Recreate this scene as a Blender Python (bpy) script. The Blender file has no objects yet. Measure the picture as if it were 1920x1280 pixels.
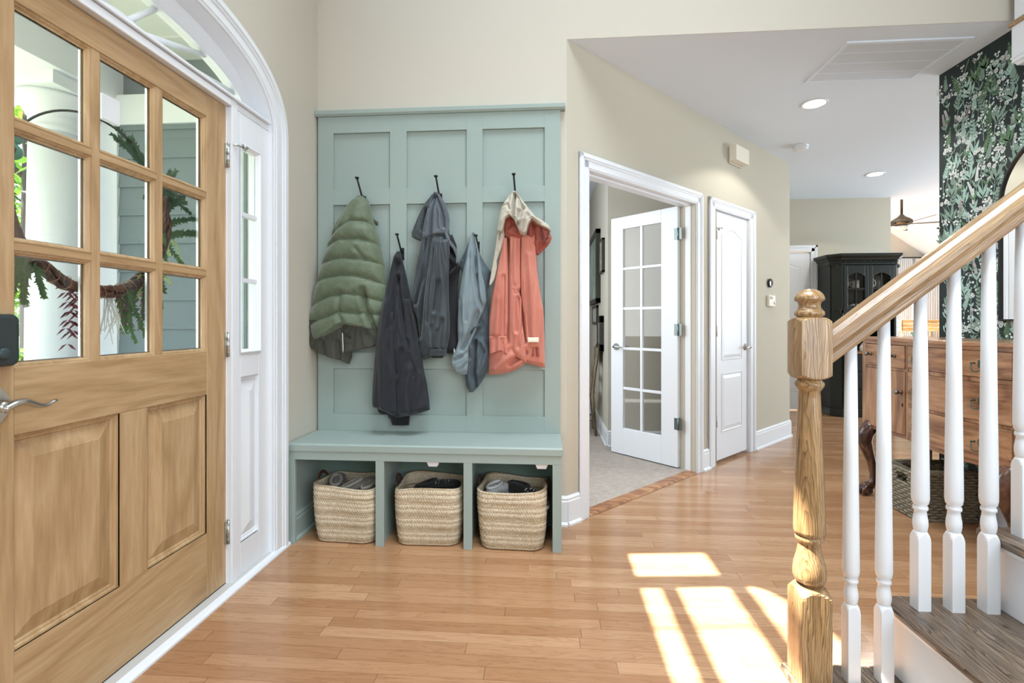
import bpy, bmesh, math, random
import numpy as np
from mathutils import Matrix, Vector
random.seed(7); np.random.seed(7)
sc = bpy.context.scene
COL = sc.collection
PI = math.pi
# ------------------------------------------------------------------ camera
TH = math.radians(4.2); FPX = 910.0; VH = 604.0; CH = 1.145
cd = bpy.data.cameras.new('camera'); cam = bpy.data.objects.new('camera', cd); COL.objects.link(cam)
cd.sensor_width = 36; cd.lens = FPX/1920*36; cd.shift_y = -(640-VH)/1920; cd.clip_start = .05; cd.clip_end = 300
cam.location = (0, 0, CH); cam.rotation_euler = (PI/2, 0, TH)
sc.camera = cam
def ray(u, v):
    a = (u-960)/FPX
    return (-math.sin(TH)+a*math.cos(TH), math.cos(TH)+a*math.sin(TH), (VH-v)/FPX)
def at_y(u, v, y):
    d = ray(u, v); t = y/d[1]; return (d[0]*t, y, CH+d[2]*t)
def at_x(u, v, x):
    d = ray(u, v); t = x/d[0]; return (x, d[1]*t, CH+d[2]*t)
def at_z(u, v, z=0):
    d = ray(u, v); t = (z-CH)/d[2]; return (d[0]*t, d[1]*t, z)
# ------------------------------------------------------------------ colour management, world, lights
vs = sc.view_settings
vs.view_transform = 'Standard'; vs.look = 'None'; vs.gamma = 1; vs.use_curve_mapping = False; vs.exposure = 0.58
w = bpy.data.worlds.new('sky'); sc.world = w; w.use_nodes = True
nt = w.node_tree; bg = nt.nodes['Background']
sky = nt.nodes.new('ShaderNodeTexSky'); sky.sky_type = 'NISHITA'; sky.sun_disc = False
sky.sun_elevation = math.radians(55); sky.sun_rotation = math.radians(-90); sky.air_density = 1.0; sky.dust_density = 1.5
nt.links.new(sky.outputs[0], bg.inputs[0]); bg.inputs[1].default_value = 0.42
def lamp(name, kind, loc, energy, color=(1,1,1), size=1, size_y=None, target=None, rot=None, spread=None):
    l = bpy.data.lights.new(name, kind); l.energy = energy; l.color = color
    if kind == 'AREA':
        l.shape = 'RECTANGLE'; l.size = size; l.size_y = size_y or size
        if spread: l.spread = math.radians(spread)
    elif kind in ('POINT', 'SPOT'): l.shadow_soft_size = size
    o = bpy.data.objects.new(name, l); COL.objects.link(o); o.location = loc
    if target: o.rotation_euler = (Vector(target)-Vector(loc)).to_track_quat('-Z', 'Y').to_euler()
    if rot: o.rotation_euler = rot
    return o
SUN = Vector((1, .1, -1.9)).normalized()
s = lamp('sun', 'SUN', (-6, 0, 9), 25, (1, .97, .93)); s.data.angle = math.radians(.5)
s.rotation_euler = SUN.to_track_quat('-Z', 'Y').to_euler()
# added area fills that brighten the rooms from out of view, without windows
lamp('foyer_fill_light', 'AREA', (2.0, -1.9, 2.0), 115, (.86, .935, 1), 3.4, 2.8, target=(-.4, 2.5, .8))  # main soft fill, added behind the camera at the right
lamp('upper_fill_light', 'AREA', (.5, 1.0, 5.0), 42, (.86, .94, 1), 2.0, 2.0, target=(.4, 1.5, 0), spread=85)  # overhead fill added to lift the floor and bench top
lamp('front_fill_light', 'AREA', (-.9, -2.2, 1.6), 14, (.86, .935, 1), 1.6, 2.0, target=(.4, 2.7, 1.0))  # weak extra fill added at the left behind the camera
lamp('study_fill_light', 'AREA', (-1.0, 3.8, 1.7), 27, (.90, .96, 1), 1.4, 1.5, target=(.9, 4.2, 1.2))  # added fill for the wall behind the french door
lamp('dining_fill_light', 'AREA', (7.0, 4.7, 1.5), 120, (.82, .92, 1), 2.2, 1.8, target=(2.0, 4.4, 1.8))  # added fill for hall and hutch, hidden by the wallpapered wall
lamp('living_fill_light', 'AREA', (7.6, 8.4, 1.0), 16, (.84, .93, 1), 1.6, 1.0, target=(5.0, 7.8, 1.6))  # small added fill for the far room, apart from its window
# ------------------------------------------------------------------ mesh builder
class MB:
    def __init__(s): s.v = []; s.f = []; s.m = []; s.M = None; s.mi = 0; s.sm = []; s.smooth = False
    def add(s, vs_, fs):
        o = len(s.v)
        if s.M is not None: vs_ = [tuple(s.M @ Vector(p)) for p in vs_]
        s.v += [tuple(map(float, p)) for p in vs_]
        for f in fs: s.f.append([i+o for i in f]); s.m.append(s.mi); s.sm.append(s.smooth)
        return s
    def box(s, x0, x1, y0, y1, z0, z1):
        v = [(x0,y0,z0),(x1,y0,z0),(x1,y1,z0),(x0,y1,z0),(x0,y0,z1),(x1,y0,z1),(x1,y1,z1),(x0,y1,z1)]
        return s.add(v, [(0,3,2,1),(4,5,6,7),(0,1,5,4),(1,2,6,5),(2,3,7,6),(3,0,4,7)])
    def loft(s, rings, cap=True, closed=True):
        n = len(rings[0]); v = [p for r in rings for p in r]; f = []
        for i in range(len(rings)-1):
            for j in range(n if closed else n-1):
                k = (j+1) % n
                f.append((i*n+j, i*n+k, (i+1)*n+k, (i+1)*n+j))
        if cap and closed:
            f.append(tuple(range(n-1, -1, -1))); f.append(tuple((len(rings)-1)*n+j for j in range(n)))
        return s.add(v, f)
    def lathe(s, prof, c=(0,0,0), n=24, axis='z', cap=True):
        rings = []
        for r, h in prof:
            ring = []
            for j in range(n):
                a = 2*PI*j/n; x, y = r*math.cos(a), r*math.sin(a)
                p = {'z': (x, y, h), 'x': (h, x, y), 'y': (y, h, x)}[axis]
                ring.append((c[0]+p[0], c[1]+p[1], c[2]+p[2]))
            rings.append(ring)
        sm = s.smooth; s.smooth = True; s.loft(rings, cap); s.smooth = sm
        return s
    def tube(s, pts, rad, n=10, cap=True, flat=1.0):
        P = [Vector(p) for p in pts]; k = len(P)
        if not hasattr(rad, '__len__'): rad = [rad]*k
        rings = []; up = Vector((0, 0, 1)); prev = None
        for i in range(k):
            t = (P[min(i+1, k-1)]-P[max(i-1, 0)]).normalized()
            if prev is None:
                a = t.cross(up)
                if a.length < .05: a = t.cross(Vector((0, 1, 0)))
            else: a = prev-t*prev.dot(t)
            a.normalize(); b = t.cross(a); prev = a
            rings.append([tuple(P[i]+a*(rad[i]*math.cos(2*PI*j/n))+b*(rad[i]*flat*math.sin(2*PI*j/n))) for j in range(n)])
        sm = s.smooth; s.smooth = True; s.loft(rings, cap); s.smooth = sm
        return s
    def prism(s, poly, h0, h1, axis='z'):   # poly in the plane, extruded along axis
        def P(a, b, h): return {'z': (a, b, h), 'y': (a, h, b), 'x': (h, a, b)}[axis]
        r0 = [P(a, b, h0) for a, b in poly]; r1 = [P(a, b, h1) for a, b in poly]
        return s.loft([r0, r1])
    def poly(s, pts): return s.add(pts, [tuple(range(len(pts)))])
    def ball(s, c, r, n=14, sc_=(1,1,1)):
        rings = []
        for i in range(1, n):
            a = PI*i/n
            rings.append([(c[0]+sc_[0]*r*math.sin(a)*math.cos(2*PI*j/(n*2)), c[1]+sc_[1]*r*math.sin(a)*math.sin(2*PI*j/(n*2)), c[2]-sc_[2]*r*math.cos(a)) for j in range(n*2)])
        sm = s.smooth; s.smooth = True; s.loft(rings); s.smooth = sm
        return s
    def build(s, name, mats, parent=None, bevel=0, seg=2, sub=0, auto=None):
        me = bpy.data.meshes.new(name)
        off = Vector((0, 0, 0))
        vs_ = s.v
        if parent is not None and in_world(parent):      # built in world coordinates: re-express about the thing's base
            inv = world_of(parent).inverted()
            vs_ = [tuple(inv @ Vector(p)) for p in s.v]
        me.from_pydata(vs_, [], s.f)
        if not isinstance(mats, (list, tuple)): mats = [mats]
        for m in mats: me.materials.append(m)
        me.polygons.foreach_set('material_index', s.m)
        me.polygons.foreach_set('use_smooth', s.sm)
        bm = bmesh.new(); bm.from_mesh(me); bmesh.ops.recalc_face_normals(bm, faces=bm.faces); bm.to_mesh(me); bm.free()
        me.update()
        o = bpy.data.objects.new(name, me); COL.objects.link(o)
        if parent is not None: o.parent = parent
        if bevel:
            b = o.modifiers.new('bevel', 'BEVEL'); b.width = bevel; b.segments = seg; b.limit_method = 'ANGLE'; b.angle_limit = math.radians(40)
            b.harden_normals = False
        if sub:
            b = o.modifiers.new('sub', 'SUBSURF'); b.levels = sub; b.render_levels = sub
        return o
def in_world(o):
    while o is not None:
        if o.get('_w'): return True
        o = o.parent
    return False
def world_of(o):
    m = Matrix.LocRotScale(o.location, o.rotation_euler, o.scale)
    return (world_of(o.parent) @ m) if o.parent else m
def tag(o, label=None, cat=None, group=None, kind=None):
    if label: o['label'] = label
    if cat: o['category'] = cat
    if group: o['group'] = group
    if kind: o['kind'] = kind
    return o
def thing(name, label, cat, loc=(0,0,0), rz=0, group=None, world=True):
    o = bpy.data.objects.new(name, None); COL.objects.link(o); o.location = loc; o.rotation_euler = (0, 0, rz)
    o.empty_display_size = .1
    tag(o, label, cat, group)
    if world: o['_w'] = 1
    return o
def struct(name, mb, mat, parent=None, **k):
    o = mb.build(name, mat, parent, **k); o['kind'] = 'structure'; return o
def copy_tree(o, parent=None):
    c = o.copy(); COL.objects.link(c); c.parent = parent
    for ch in [q for q in list(bpy.data.objects) if q.parent == o]: copy_tree(ch, c)
    return c
# ------------------------------------------------------------------ materials
def srgb(r, g=None, b=None):
    if g is None: g = b = r
    f = lambda c: (c/255/12.92 if c/255 <= .04045 else ((c/255+.055)/1.055)**2.4)
    return (f(r), f(g), f(b), 1)
class NT:
    def __init__(s, name):
        s.mat = bpy.data.materials.new(name); s.mat.use_nodes = True
        s.t = s.mat.node_tree; s.b = s.t.nodes['Principled BSDF']; s.out = s.t.nodes['Material Output']
    def n(s, typ, **k):
        x = s.t.nodes.new('ShaderNode'+typ)
        for a, b in k.items():
            if hasattr(x, a): setattr(x, a, b)
        return x
    def l(s, a, b): s.t.links.new(a, b)
    def val(s, sock, v):
        if hasattr(v, 'links'): s.l(v, sock)
        else: sock.default_value = v
    def math(s, op, a, b=None, c=None):
        x = s.n('Math', operation=op); s.val(x.inputs[0], a)
        if b is not None: s.val(x.inputs[1], b)
        if c is not None: s.val(x.inputs[2], c)
        return x.outputs[0]
    def coord(s, kind='Object', scale=(1,1,1), rot=(0,0,0), loc=(0,0,0)):
        tc = s.n('TexCoord'); mp = s.n('Mapping'); s.l(tc.outputs[kind], mp.inputs[0])
        mp.inputs['Scale'].default_value = scale; mp.inputs['Rotation'].default_value = rot; mp.inputs['Location'].default_value = loc
        return mp.outputs[0]
    def noise(s, vec, scale=5, detail=4, rough=.5, dist=0):
        x = s.n('TexNoise'); s.l(vec, x.inputs['Vector']); x.inputs['Scale'].default_value = scale
        x.inputs['Detail'].default_value = detail; x.inputs['Roughness'].default_value = rough; x.inputs['Distortion'].default_value = dist
        return x.outputs['Fac']
    def ramp(s, fac, stops, interp='LINEAR'):
        x = s.n('ValToRGB'); s.l(fac, x.inputs[0]); r = x.color_ramp; r.interpolation = interp
        while len(r.elements) > 1: r.elements.remove(r.elements[-1])
        r.elements[0].position = stops[0][0]; r.elements[0].color = stops[0][1]
        for p, c in stops[1:]:
            e = r.elements.new(p); e.color = c
        return x.outputs[0]
    def mix(s, fac, a, b, mode='MIX'):
        x = s.n('Mix', data_type='RGBA', blend_type=mode); s.val(x.inputs[0], fac); s.val(x.inputs[6], a); s.val(x.inputs[7], b)
        return x.outputs[2]
    def bump(s, h, strength=.3, dist=.01):
        x = s.n('Bump'); s.l(h, x.inputs['Height']); x.inputs['Strength'].default_value = strength; x.inputs['Distance'].default_value = dist
        s.l(x.outputs[0], s.b.inputs['Normal']); return x
    def set(s, **k):
        nm = dict(col='Base Color', rough='Roughness', metal='Metallic', spec='Specular IOR Level', coat='Coat Weight', sheen='Sheen Weight', emit='Emission Color', es='Emission Strength')
        for a, b in k.items(): s.val(s.b.inputs[nm[a]], b)
        return s
def paint(name, c, rough=.5, bump=.06, scale=120, spec=.4):
    m = NT(name); m.set(col=c, rough=rough, spec=spec)
    if bump: m.bump(m.noise(m.coord(), scale, 3), bump, .003)
    return m.mat
def metal(name, c, rough=.3):
    m = NT(name); m.set(col=c, rough=rough, metal=1.0); m.bump(m.noise(m.coord(), 60, 2), .03, .002); return m.mat
def wood(name, dark, mid, light, axis='z', scale=1.0, rough=.35, bump=.15, contrast=1.0, seed=0, coat=0, oak=0, lf=170):
    m = NT(name)
    def st(al, ac): return {'x': (al, ac, ac), 'y': (ac, al, ac), 'z': (ac, ac, al)}[axis]
    v = m.coord('Object', tuple(q*scale for q in st(1.2, 14)), loc=(seed*3.1, seed*1.7, seed))
    v2 = m.coord('Object', tuple(q*scale for q in st(.45, 3.2)), loc=(seed, seed*2.3, seed*5))
    n1 = m.noise(v, 6, 6, .6, .4); n2 = m.noise(v2, 2.0, 2, .5, .8)
    rings = m.math('FRACT', m.math('MULTIPLY', n2, 5.0))
    rings = m.math('PINGPONG', rings, .5)
    mixf = m.math('ADD', .5, m.math('ADD', m.math('MULTIPLY', m.math('SUBTRACT', n1, .5), 1.1*contrast), m.math('MULTIPLY', m.math('SUBTRACT', rings, .25), .9*contrast)))
    c = m.ramp(mixf, [(.2, dark), (.5, mid), (.8, light)])
    h = n1
    if oak:
        v3 = m.coord('Object', tuple(q*scale for q in st(.9, 5)), loc=(seed*2, seed, seed*3)); n3 = m.noise(v3, 3.0, 3, .5, .3)
        tcx = m.n('TexCoord'); sp = m.n('SeparateXYZ'); m.l(tcx.outputs['Object'], sp.inputs[0])
        p_, q_ = {'x': (1, 2), 'y': (0, 2), 'z': (0, 1)}[axis]
        ac_ = m.math('ADD', sp.outputs[p_], m.math('MULTIPLY', sp.outputs[q_], .93))
        frc = m.math('FRACT', m.math('ADD', m.math('MULTIPLY', ac_, lf), m.math('MULTIPLY', n3, 9.0)))
        v4 = m.coord('Object', tuple(q*scale for q in st(9, 260)), loc=(seed, seed, seed)); n4 = m.noise(v4, 1.0, 3, .6)
        lines = m.math('POWER', frc, 2.5)
        pores = m.math('GREATER_THAN', n4, .56)
        k = m.math('MULTIPLY', m.math('ADD', m.math('MULTIPLY', lines, .8), m.math('MULTIPLY', pores, .35)), oak)
        c = m.mix(k, c, tuple(q*.38 for q in dark[:3])+(1,)); h = m.math('SUBTRACT', m.math('MULTIPLY', n1, .3), k)
    m.set(col=c, rough=rough, coat=coat); m.bump(h, bump, .003)
    return m.mat
def fabric(name, c, c2=None, rough=.75, scale=18, bump=.35, stretch=(1,1,.35), sheen=.15, spec=.3):
    m = NT(name); v = m.coord('Object', stretch)
    n = m.noise(v, scale, 5, .6, .8)
    c2 = c2 or tuple(min(1, x*1.35) for x in c[:3])+(1,)
    m.set(col=m.ramp(n, [(.3, c), (.75, c2)]), rough=rough, sheen=sheen, spec=spec)
    m.bump(n, bump, .012); return m.mat
def glass(name='clear glass', tint=(1,1,1,1), refl=.05):
    m = NT(name); t = m.t; t.nodes.remove(m.b)
    tr = m.n('BsdfTransparent'); tr.inputs[0].default_value = tint
    gl = m.n('BsdfGlossy'); gl.inputs['Roughness'].default_value = .02
    lw = m.n('LayerWeight'); lw.inputs['Blend'].default_value = .5
    fac = m.math('ADD', refl*.6, m.math('MULTIPLY', m.math('POWER', lw.outputs['Facing'], 5.0), .7))
    mx = m.n('MixShader'); m.l(fac, mx.inputs[0]); m.l(tr.outputs[0], mx.inputs[1]); m.l(gl.outputs[0], mx.inputs[2])
    m.l(mx.outputs[0], m.out.inputs[0]); return m.mat
def emitter(name, c, s):
    m = NT(name); m.set(col=c, emit=c, es=s); return m.mat
WALL = paint('warm beige wall paint', srgb(196, 191, 178), .85, .05, 200, .2)
WALLH = paint('greige hall wall paint', srgb(192, 187, 171), .85, .05, 200, .2)
CEIL = paint('white ceiling paint', srgb(224, 234, 245), .9, .08, 160, .15)
WHITE = paint('white trim paint', srgb(228, 232, 237), .35, .02, 60)
SAGE = paint('sage green satin paint', srgb(152, 167, 162), .38, .05, 90)
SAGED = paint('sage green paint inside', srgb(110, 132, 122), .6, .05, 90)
DNICKEL = metal('dull steel hinge', srgb(128, 138, 136), .42)
NICKEL = metal('brushed nickel', srgb(190, 190, 185), .28)
BLACKM = paint('black iron', srgb(22, 24, 24), .4, .05)
GLASS = glass()
DOORV = wood('clear fir, upright grain', srgb(162, 131, 94), srgb(178, 147, 108), srgb(190, 161, 124), 'z', 1, .32, .06, .9)
DOORH = wood('clear fir, level grain', srgb(160, 129, 92), srgb(176, 145, 106), srgb(188, 159, 122), 'y', 1, .32, .06, .9)
OAKP = wood('honey oak newel', srgb(130, 98, 60), srgb(172, 137, 93), srgb(198, 166, 124), 'z', 1.2, .25, .4, .6, coat=.3, oak=.85, lf=150)
OAKR = wood('honey oak rail', srgb(130, 98, 64), srgb(164, 130, 91), srgb(192, 162, 122), 'x', 1.0, .3, .4, .8, 2, coat=.2, oak=.62, lf=150)
OAKT = wood('stained oak tread', srgb(70, 56, 44), srgb(112, 94, 78), srgb(150, 132, 112), 'y', 1.3, .3, .35, .45, 5, coat=.2, oak=1.15, lf=105)
WALNUT = wood('figured brown sideboard wood', srgb(112, 76, 50), srgb(150, 108, 76), srgb(178, 136, 98), 'y', .8, .3, .05, 1, 3, coat=.2)
WALNUTV = wood('brown sideboard wood, upright', srgb(114, 78, 52), srgb(152, 110, 76), srgb(180, 138, 98), 'z', .8, .3, .05, 1, 4, coat=.2)
MAHOG = wood('dark mahogany', srgb(44, 27, 20), srgb(76, 48, 36), srgb(108, 74, 56), 'z', 1, .25, .05, 1, 6, coat=.3)
HUTCH = paint('dark green black cabinet paint', srgb(22, 27, 23), .35, .03)
# ------------------------------------------------------------------ room shell
def floor_mat():
    m = NT('oak strip floor'); tc = m.n('TexCoord'); sx = m.n('SeparateXYZ'); m.l(tc.outputs['Object'], sx.inputs[0])
    X, Y = sx.outputs[0], sx.outputs[1]
    r = m.math('DIVIDE', Y, .0572); row = m.math('FLOOR', r); fy = m.math('FRACT', r)
    wn = m.n('TexWhiteNoise', noise_dimensions='1D'); m.l(row, wn.inputs['W'])
    xx = m.math('ADD', m.math('DIVIDE', X, .95), m.math('MULTIPLY', wn.outputs[0], 9.0)); col = m.math('FLOOR', xx); fx = m.math('FRACT', xx)
    cb = m.n('CombineXYZ'); m.l(row, cb.inputs[0]); m.l(col, cb.inputs[1])
    w2 = m.n('TexWhiteNoise', noise_dimensions='3D'); m.l(cb.outputs[0], w2.inputs['Vector'])
    base = m.ramp(w2.outputs[0], [(0, srgb(160, 118, 84)), (.35, srgb(169, 128, 93)), (.7, srgb(176, 136, 101)), (1, srgb(186, 147, 112))])
    cv = m.n('CombineXYZ'); m.l(m.math('ADD', m.math('MULTIPLY', X, 1.6), m.math('MULTIPLY', w2.outputs[0], 37)), cv.inputs[0])
    m.l(m.math('MULTIPLY', Y, 15), cv.inputs[1]); m.l(m.math('MULTIPLY', row, 3.7), cv.inputs[2])
    n1 = m.noise(cv.outputs[0], 1.1, 4, .55, .4)
    rings = m.math('FRACT', m.math('MULTIPLY', n1, 8)); g = m.math('POWER', rings, 4)
    cv2 = m.n('CombineXYZ'); m.l(m.math('MULTIPLY', X, 9), cv2.inputs[0]); m.l(m.math('MULTIPLY', Y, 190), cv2.inputs[1])
    n2 = m.noise(cv2.outputs[0], 1, 4, .6)
    c = m.mix(m.math('MULTIPLY', g, .38), base, srgb(128, 84, 54))
    c = m.mix(m.math('MULTIPLY', m.math('GREATER_THAN', n2, .58), .18), c, srgb(120, 80, 52))
    gy = m.math('LESS_THAN', fy, .028); gx = m.math('LESS_THAN', fx, .0028); gap = m.math('MAXIMUM', gy, gx)
    c = m.mix(m.math('MULTIPLY', gap, .6), c, srgb(92, 60, 38))
    m.set(col=c, rough=m.math('ADD', m.math('MULTIPLY', n2, .12), .12), spec=.5)
    m.bump(m.math('SUBTRACT', m.math('MULTIPLY', n1, .15), gap), .12, .002)
    return m.mat
FLOOR = floor_mat()
def carpet_mat():
    m = NT('grey beige carpet'); v = m.coord(); n = m.noise(v, 160, 3, .7); n2 = m.noise(v, 25, 3)
    m.set(col=m.mix(.4, m.ramp(n, [(.3, srgb(140, 131, 124)), (.7, srgb(190, 182, 174))]), m.ramp(n2, [(.3, srgb(165, 152, 142)), (.7, srgb(195, 184, 172))])), rough=.95, spec=.1)
    m.bump(n, .6, .006); return m.mat
mb = MB(); mb.add([(-1.345,-2.5,0),(8,-2.5,0),(8,11,0),(-1.345,11,0)], [(0,1,2,3)]); mb.add([(-1.345,-2.5,-.1),(8,-2.5,-.1),(8,11,-.1),(-1.345,11,-.1)], [(3,2,1,0)])
struct('floor', mb, FLOOR)
A0 = Vector((.107, 2.757, 0)); AM = Matrix.Translation(A0) @ Matrix.Rotation(PI/4, 4, 'Z')      # the angled wall: local x along it, y<0 the hall side
def A(s_, o_, z_=0): return tuple(AM @ Vector((s_, o_, z_)))
# carpet of the study behind the angled wall
mb = MB(); p = [A(.19, .06), A(1.43, .06), A(1.47, .13), (.94, 4.0, 0), (.94, 4.5, 0), (.55, 4.5, 0), (.55, 7, 0), (-1.3, 7, 0), (-1.3, 3.0, 0), A(.16, .13)]
mb.loft([[(a, b, .002) for a, b, c in p], [(a, b, .014) for a, b, c in p]])
struct('floor.001', mb, carpet_mat())
HZ = 2.743; TOP = 5.2
# wall of the entrance (left), plane x = -1.345, thickness outwards
X0, X1 = -1.345, -1.50; XU = -1.375
def wall_cells(mb, ycuts, zcuts, holes, x0, x1):
    for i in range(len(ycuts)-1):
        for j in range(len(zcuts)-1):
            ym = (ycuts[i]+ycuts[i+1])/2; zm = (zcuts[j]+zcuts[j+1])/2
            if any(h[0] < ym < h[1] and h[2] < zm < h[3] for h in holes): continue
            mb.box(x1, x0, ycuts[i], ycuts[i+1], zcuts[j], zcuts[j+1])
AC = 1.525                                     # centre of the arched entrance
def arch(dy, a, b, n=2.6): return b*max(0, 1-(abs(dy)/a)**n)**(1/n)
AZ = 2.035
# window openings high in the two-storey wall, where the sun comes in
UW = [(2.04, 2.27, 3.32, 4.08), (.9, 1.955, 3.32, 4.62)]
mb = MB()
wall_cells(mb, [-2.5, .9, 1.955, 2.04, 2.27, 2.757], [2.60, 3.32, 4.08, 4.62, TOP], UW, X0, XU)
ya, yb_ = AC-.80, AC+.80
mb.box(X1, X0, -2.5, ya, 0, 2.60); mb.box(X1, X0, yb_, 2.757, 0, 2.60)
N = 40
pts = [(ya+(yb_-ya)*i/N) for i in range(N+1)]
for i in range(N):                              # head of the arch
    z0 = AZ+arch(pts[i]-AC, .80, .375); z1 = AZ+arch(pts[i+1]-AC, .80, .375)
    mb.add([(X0,pts[i],z0),(X0,pts[i+1],z1),(X0,pts[i+1],2.6),(X0,pts[i],2.6),(X1,pts[i],z0),(X1,pts[i+1],z1),(X1,pts[i+1],2.6),(X1,pts[i],2.6)], [(0,1,2,3),(7,6,5,4),(0,4,5,1)])
struct('wall_left', mb, WALL)
# palladian window frames
mb = MB()
for (y0, y1, z0, z1) in UW:
    for k in (0, 1):
        pass
    mb.box(XU+.005, X0-.005, y0-.02, y0+.012, z0, z1); mb.box(XU+.005, X0-.005, y1-.012, y1+.02, z0, z1)
    mb.box(XU+.005, X0-.005, y0, y1, z0-.02, z0+.01); mb.box(XU+.005, X0-.005, y0, y1, z1-.01, z1+.02)
mb.box(XU+.008, X0-.008, .9, 1.955, 3.515, 3.635); mb.box(XU+.008, X0-.008, .9, 1.955, 4.07, 4.215)
for y in (1.675, 1.2): mb.box(-1.364, -1.356, y-.005, y+.005, 3.32, 4.62)
for i in range(16):                            # arched head: filled spandrels
    a0 = 1.4275+.5275*math.cos(PI*i/16); a1 = 1.4275+.5275*math.cos(PI*(i+1)/16)
    z0 = 4.2+.40*math.sin(PI*i/16); z1 = 4.2+.40*math.sin(PI*(i+1)/16)
    mb.add([(-1.368,a0,z0),(-1.368,a1,z1),(-1.368,a1,4.63),(-1.368,a0,4.63),(-1.352,a0,z0),(-1.352,a1,z1),(-1.352,a1,4.63),(-1.352,a0,4.63)], [(0,1,2,3),(7,6,5,4),(0,4,5,1)])
struct('window_3', mb, WHITE)
# back wall of the foyer with the header over the hall
mb = MB()
mb.box(-1.5, .107, 2.757, 2.87, 0, TOP); mb.box(.107, 8, 2.757, 2.760, HZ, TOP); mb.box(.107, 8, 2.760, 2.85, HZ+.1, TOP)
struct('wall_back', mb, WALL)
# angled wall with the two openings
mb = MB(); mb.M = AM; TH_ = .125
for a, b, z0, z1 in ((0, .195, 0, HZ), (.195, 1.425, 2.05, HZ), (1.425, 1.76, 0, HZ), (1.76, 2.36, 2.055, HZ), (2.36, 3.287, 0, HZ)):
    mb.box(a, b, 0, TH_, z0, z1)
struct('wall_angled', mb, WALLH)
mb = MB(); mb.M = AM; mb.box(3.162, 3.287, .0, .02, 0, 0.001)
EX, EY = A(3.287, 0)[:2]
mb = MB(); mb.box(EX-.12, EX, EY, 6.55, 0, HZ); struct('wall_hall', mb, WALLH)
# far wall behind the hutch
mb = MB(); mb.box(EX-.1, 2.70, 6.55, 6.67, 0, HZ); mb.box(2.70, 3.40, 6.55, 6.67, 2.06, HZ); mb.box(3.40, 4.38, 6.55, 6.67, 0, HZ)
struct('wall_far', mb, WALLH)
mb = MB(); mb.box(5.35, 8, 6.56, 6.62, 0, HZ); struct('wall_light_block', mb, WALLH)  # unseen partition added to stop the dining fill spilling into the living room
mb = MB(); mb.box(4.30, 4.38, 6.67, 7.3, 0, 4.6); mb.box(2.3, 4.38, 6.62, 6.67, HZ, 4.6); struct('wall_living', mb, WALL)
# living room beyond with its sloping ceiling
mb = MB(); mb.box(4.0, 8, 9.9, 10, 0, 5.2); struct('wall_gable', mb, WALL)
mb = MB(); mb.box(8, 8.1, -2.5, 10, 0, TOP); struct('wall_east', mb, WALL)
mb = MB()
def slope(x): return 2.93-.72*(x-6.55)
mb.add([(4.0,6.6,slope(4.0)),(8,6.6,slope(8)),(8,10,slope(8)),(4.0,10,slope(4.0)),(4.0,6.6,slope(4.0)+.1),(8,6.6,slope(8)+.1),(8,10,slope(8)+.1),(4.0,10,slope(4.0)+.1)], [(0,1,2,3),(7,6,5,4),(0,4,5,1)])
struct('ceiling_slope', mb, CEIL)
# wallpapered wall at the right of the hall
WX = 2.53
mb = MB(); mb.box(WX, WX+.14, 1.45, 3.337, 0, HZ); mb.box(WX, WX+.14, 1.45, 2.757, HZ, TOP)
wr = struct('wall_right', mb, WALL)
mb = MB(); mb.box(WX+.14, 8, 1.45, 1.57, 0, TOP); struct('wall_stair', mb, WALL)
mb = MB(); mb.box(-1.5, 8, -2.62, -2.5, 0, TOP); struct('wall_behind', mb, WALL)
# study walls
mb = MB(); mb.box(.55, 1.68, 4.5, 4.6, 0, HZ); mb.box(.55, .62, 4.6, 7.1, 0, HZ); mb.box(-2.6, .62, 7.0, 7.1, 0, HZ); mb.box(-2.6, -2.5, 2.9, 7.1, 0, HZ)
struct('wall_study', mb, WALL)
# ceilings
mb = MB(); mb.box(-1.3, 8, 2.870, 6.67, HZ, HZ+.1); mb.box(.107, 8, 2.760, 2.870, HZ, HZ+.1); struct('ceiling', mb, CEIL)
mb = MB(); mb.box(-1.5, 8, -2.6, 2.85, TOP, TOP+.1); struct('ceiling.001', mb, CEIL)
mb = MB(); mb.box(-2.6, .62, 6.67, 7.1, HZ, HZ+.1); mb.box(-2.6, -1.3, 2.9, 6.67, HZ, HZ+.1); struct('ceiling.002', mb, CEIL)
# ------------------------------------------------------------------ mouldings
def sweep_board(mb, p0, p1, nrm, h=.145, t=.016):        # baseboard with a cap and a shoe between two floor points
    p0 = Vector(p0[:2]); p1 = Vector(p1[:2]); n = Vector(nrm)
    prof = [(0, 0), (t+.012, 0), (t+.012, .012), (t+.004, .02), (t, .021), (t, h-.03), (t-.004, h-.026), (t-.003, h-.012), (t-.010, h-.004), (t-.012, h), (0, h)]
    r = [[(p.x+n.x*a, p.y+n.y*a, z) for a, z in prof] for p in (p0, p1)]
    mb.loft(r)
NA = (.7071, -.7071)
mb = MB(); sweep_board(mb, (.069, 2.757), (.112, 2.757), (0, -1), .165); sweep_board(mb, A(-.003, 0), A(.10, 0), NA, .165); struct('baseboard_corner', mb, WHITE)
mb = MB(); sweep_board(mb, A(1.515, 0), A(1.62, 0), NA, .16); sweep_board(mb, A(2.452, 0), A(3.292, 0), NA, .165); sweep_board(mb, (EX, EY-.005), (EX, 6.55), (1, 0), .165); struct('baseboard_angled', mb, WHITE)
mb = MB(); sweep_board(mb, (WX, 1.45), (WX, 3.337), (-1, 0), .19); sweep_board(mb, (WX, 3.337), (WX+.14, 3.337), (0, 1), .19); struct('baseboard_right', mb, WHITE)
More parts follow.
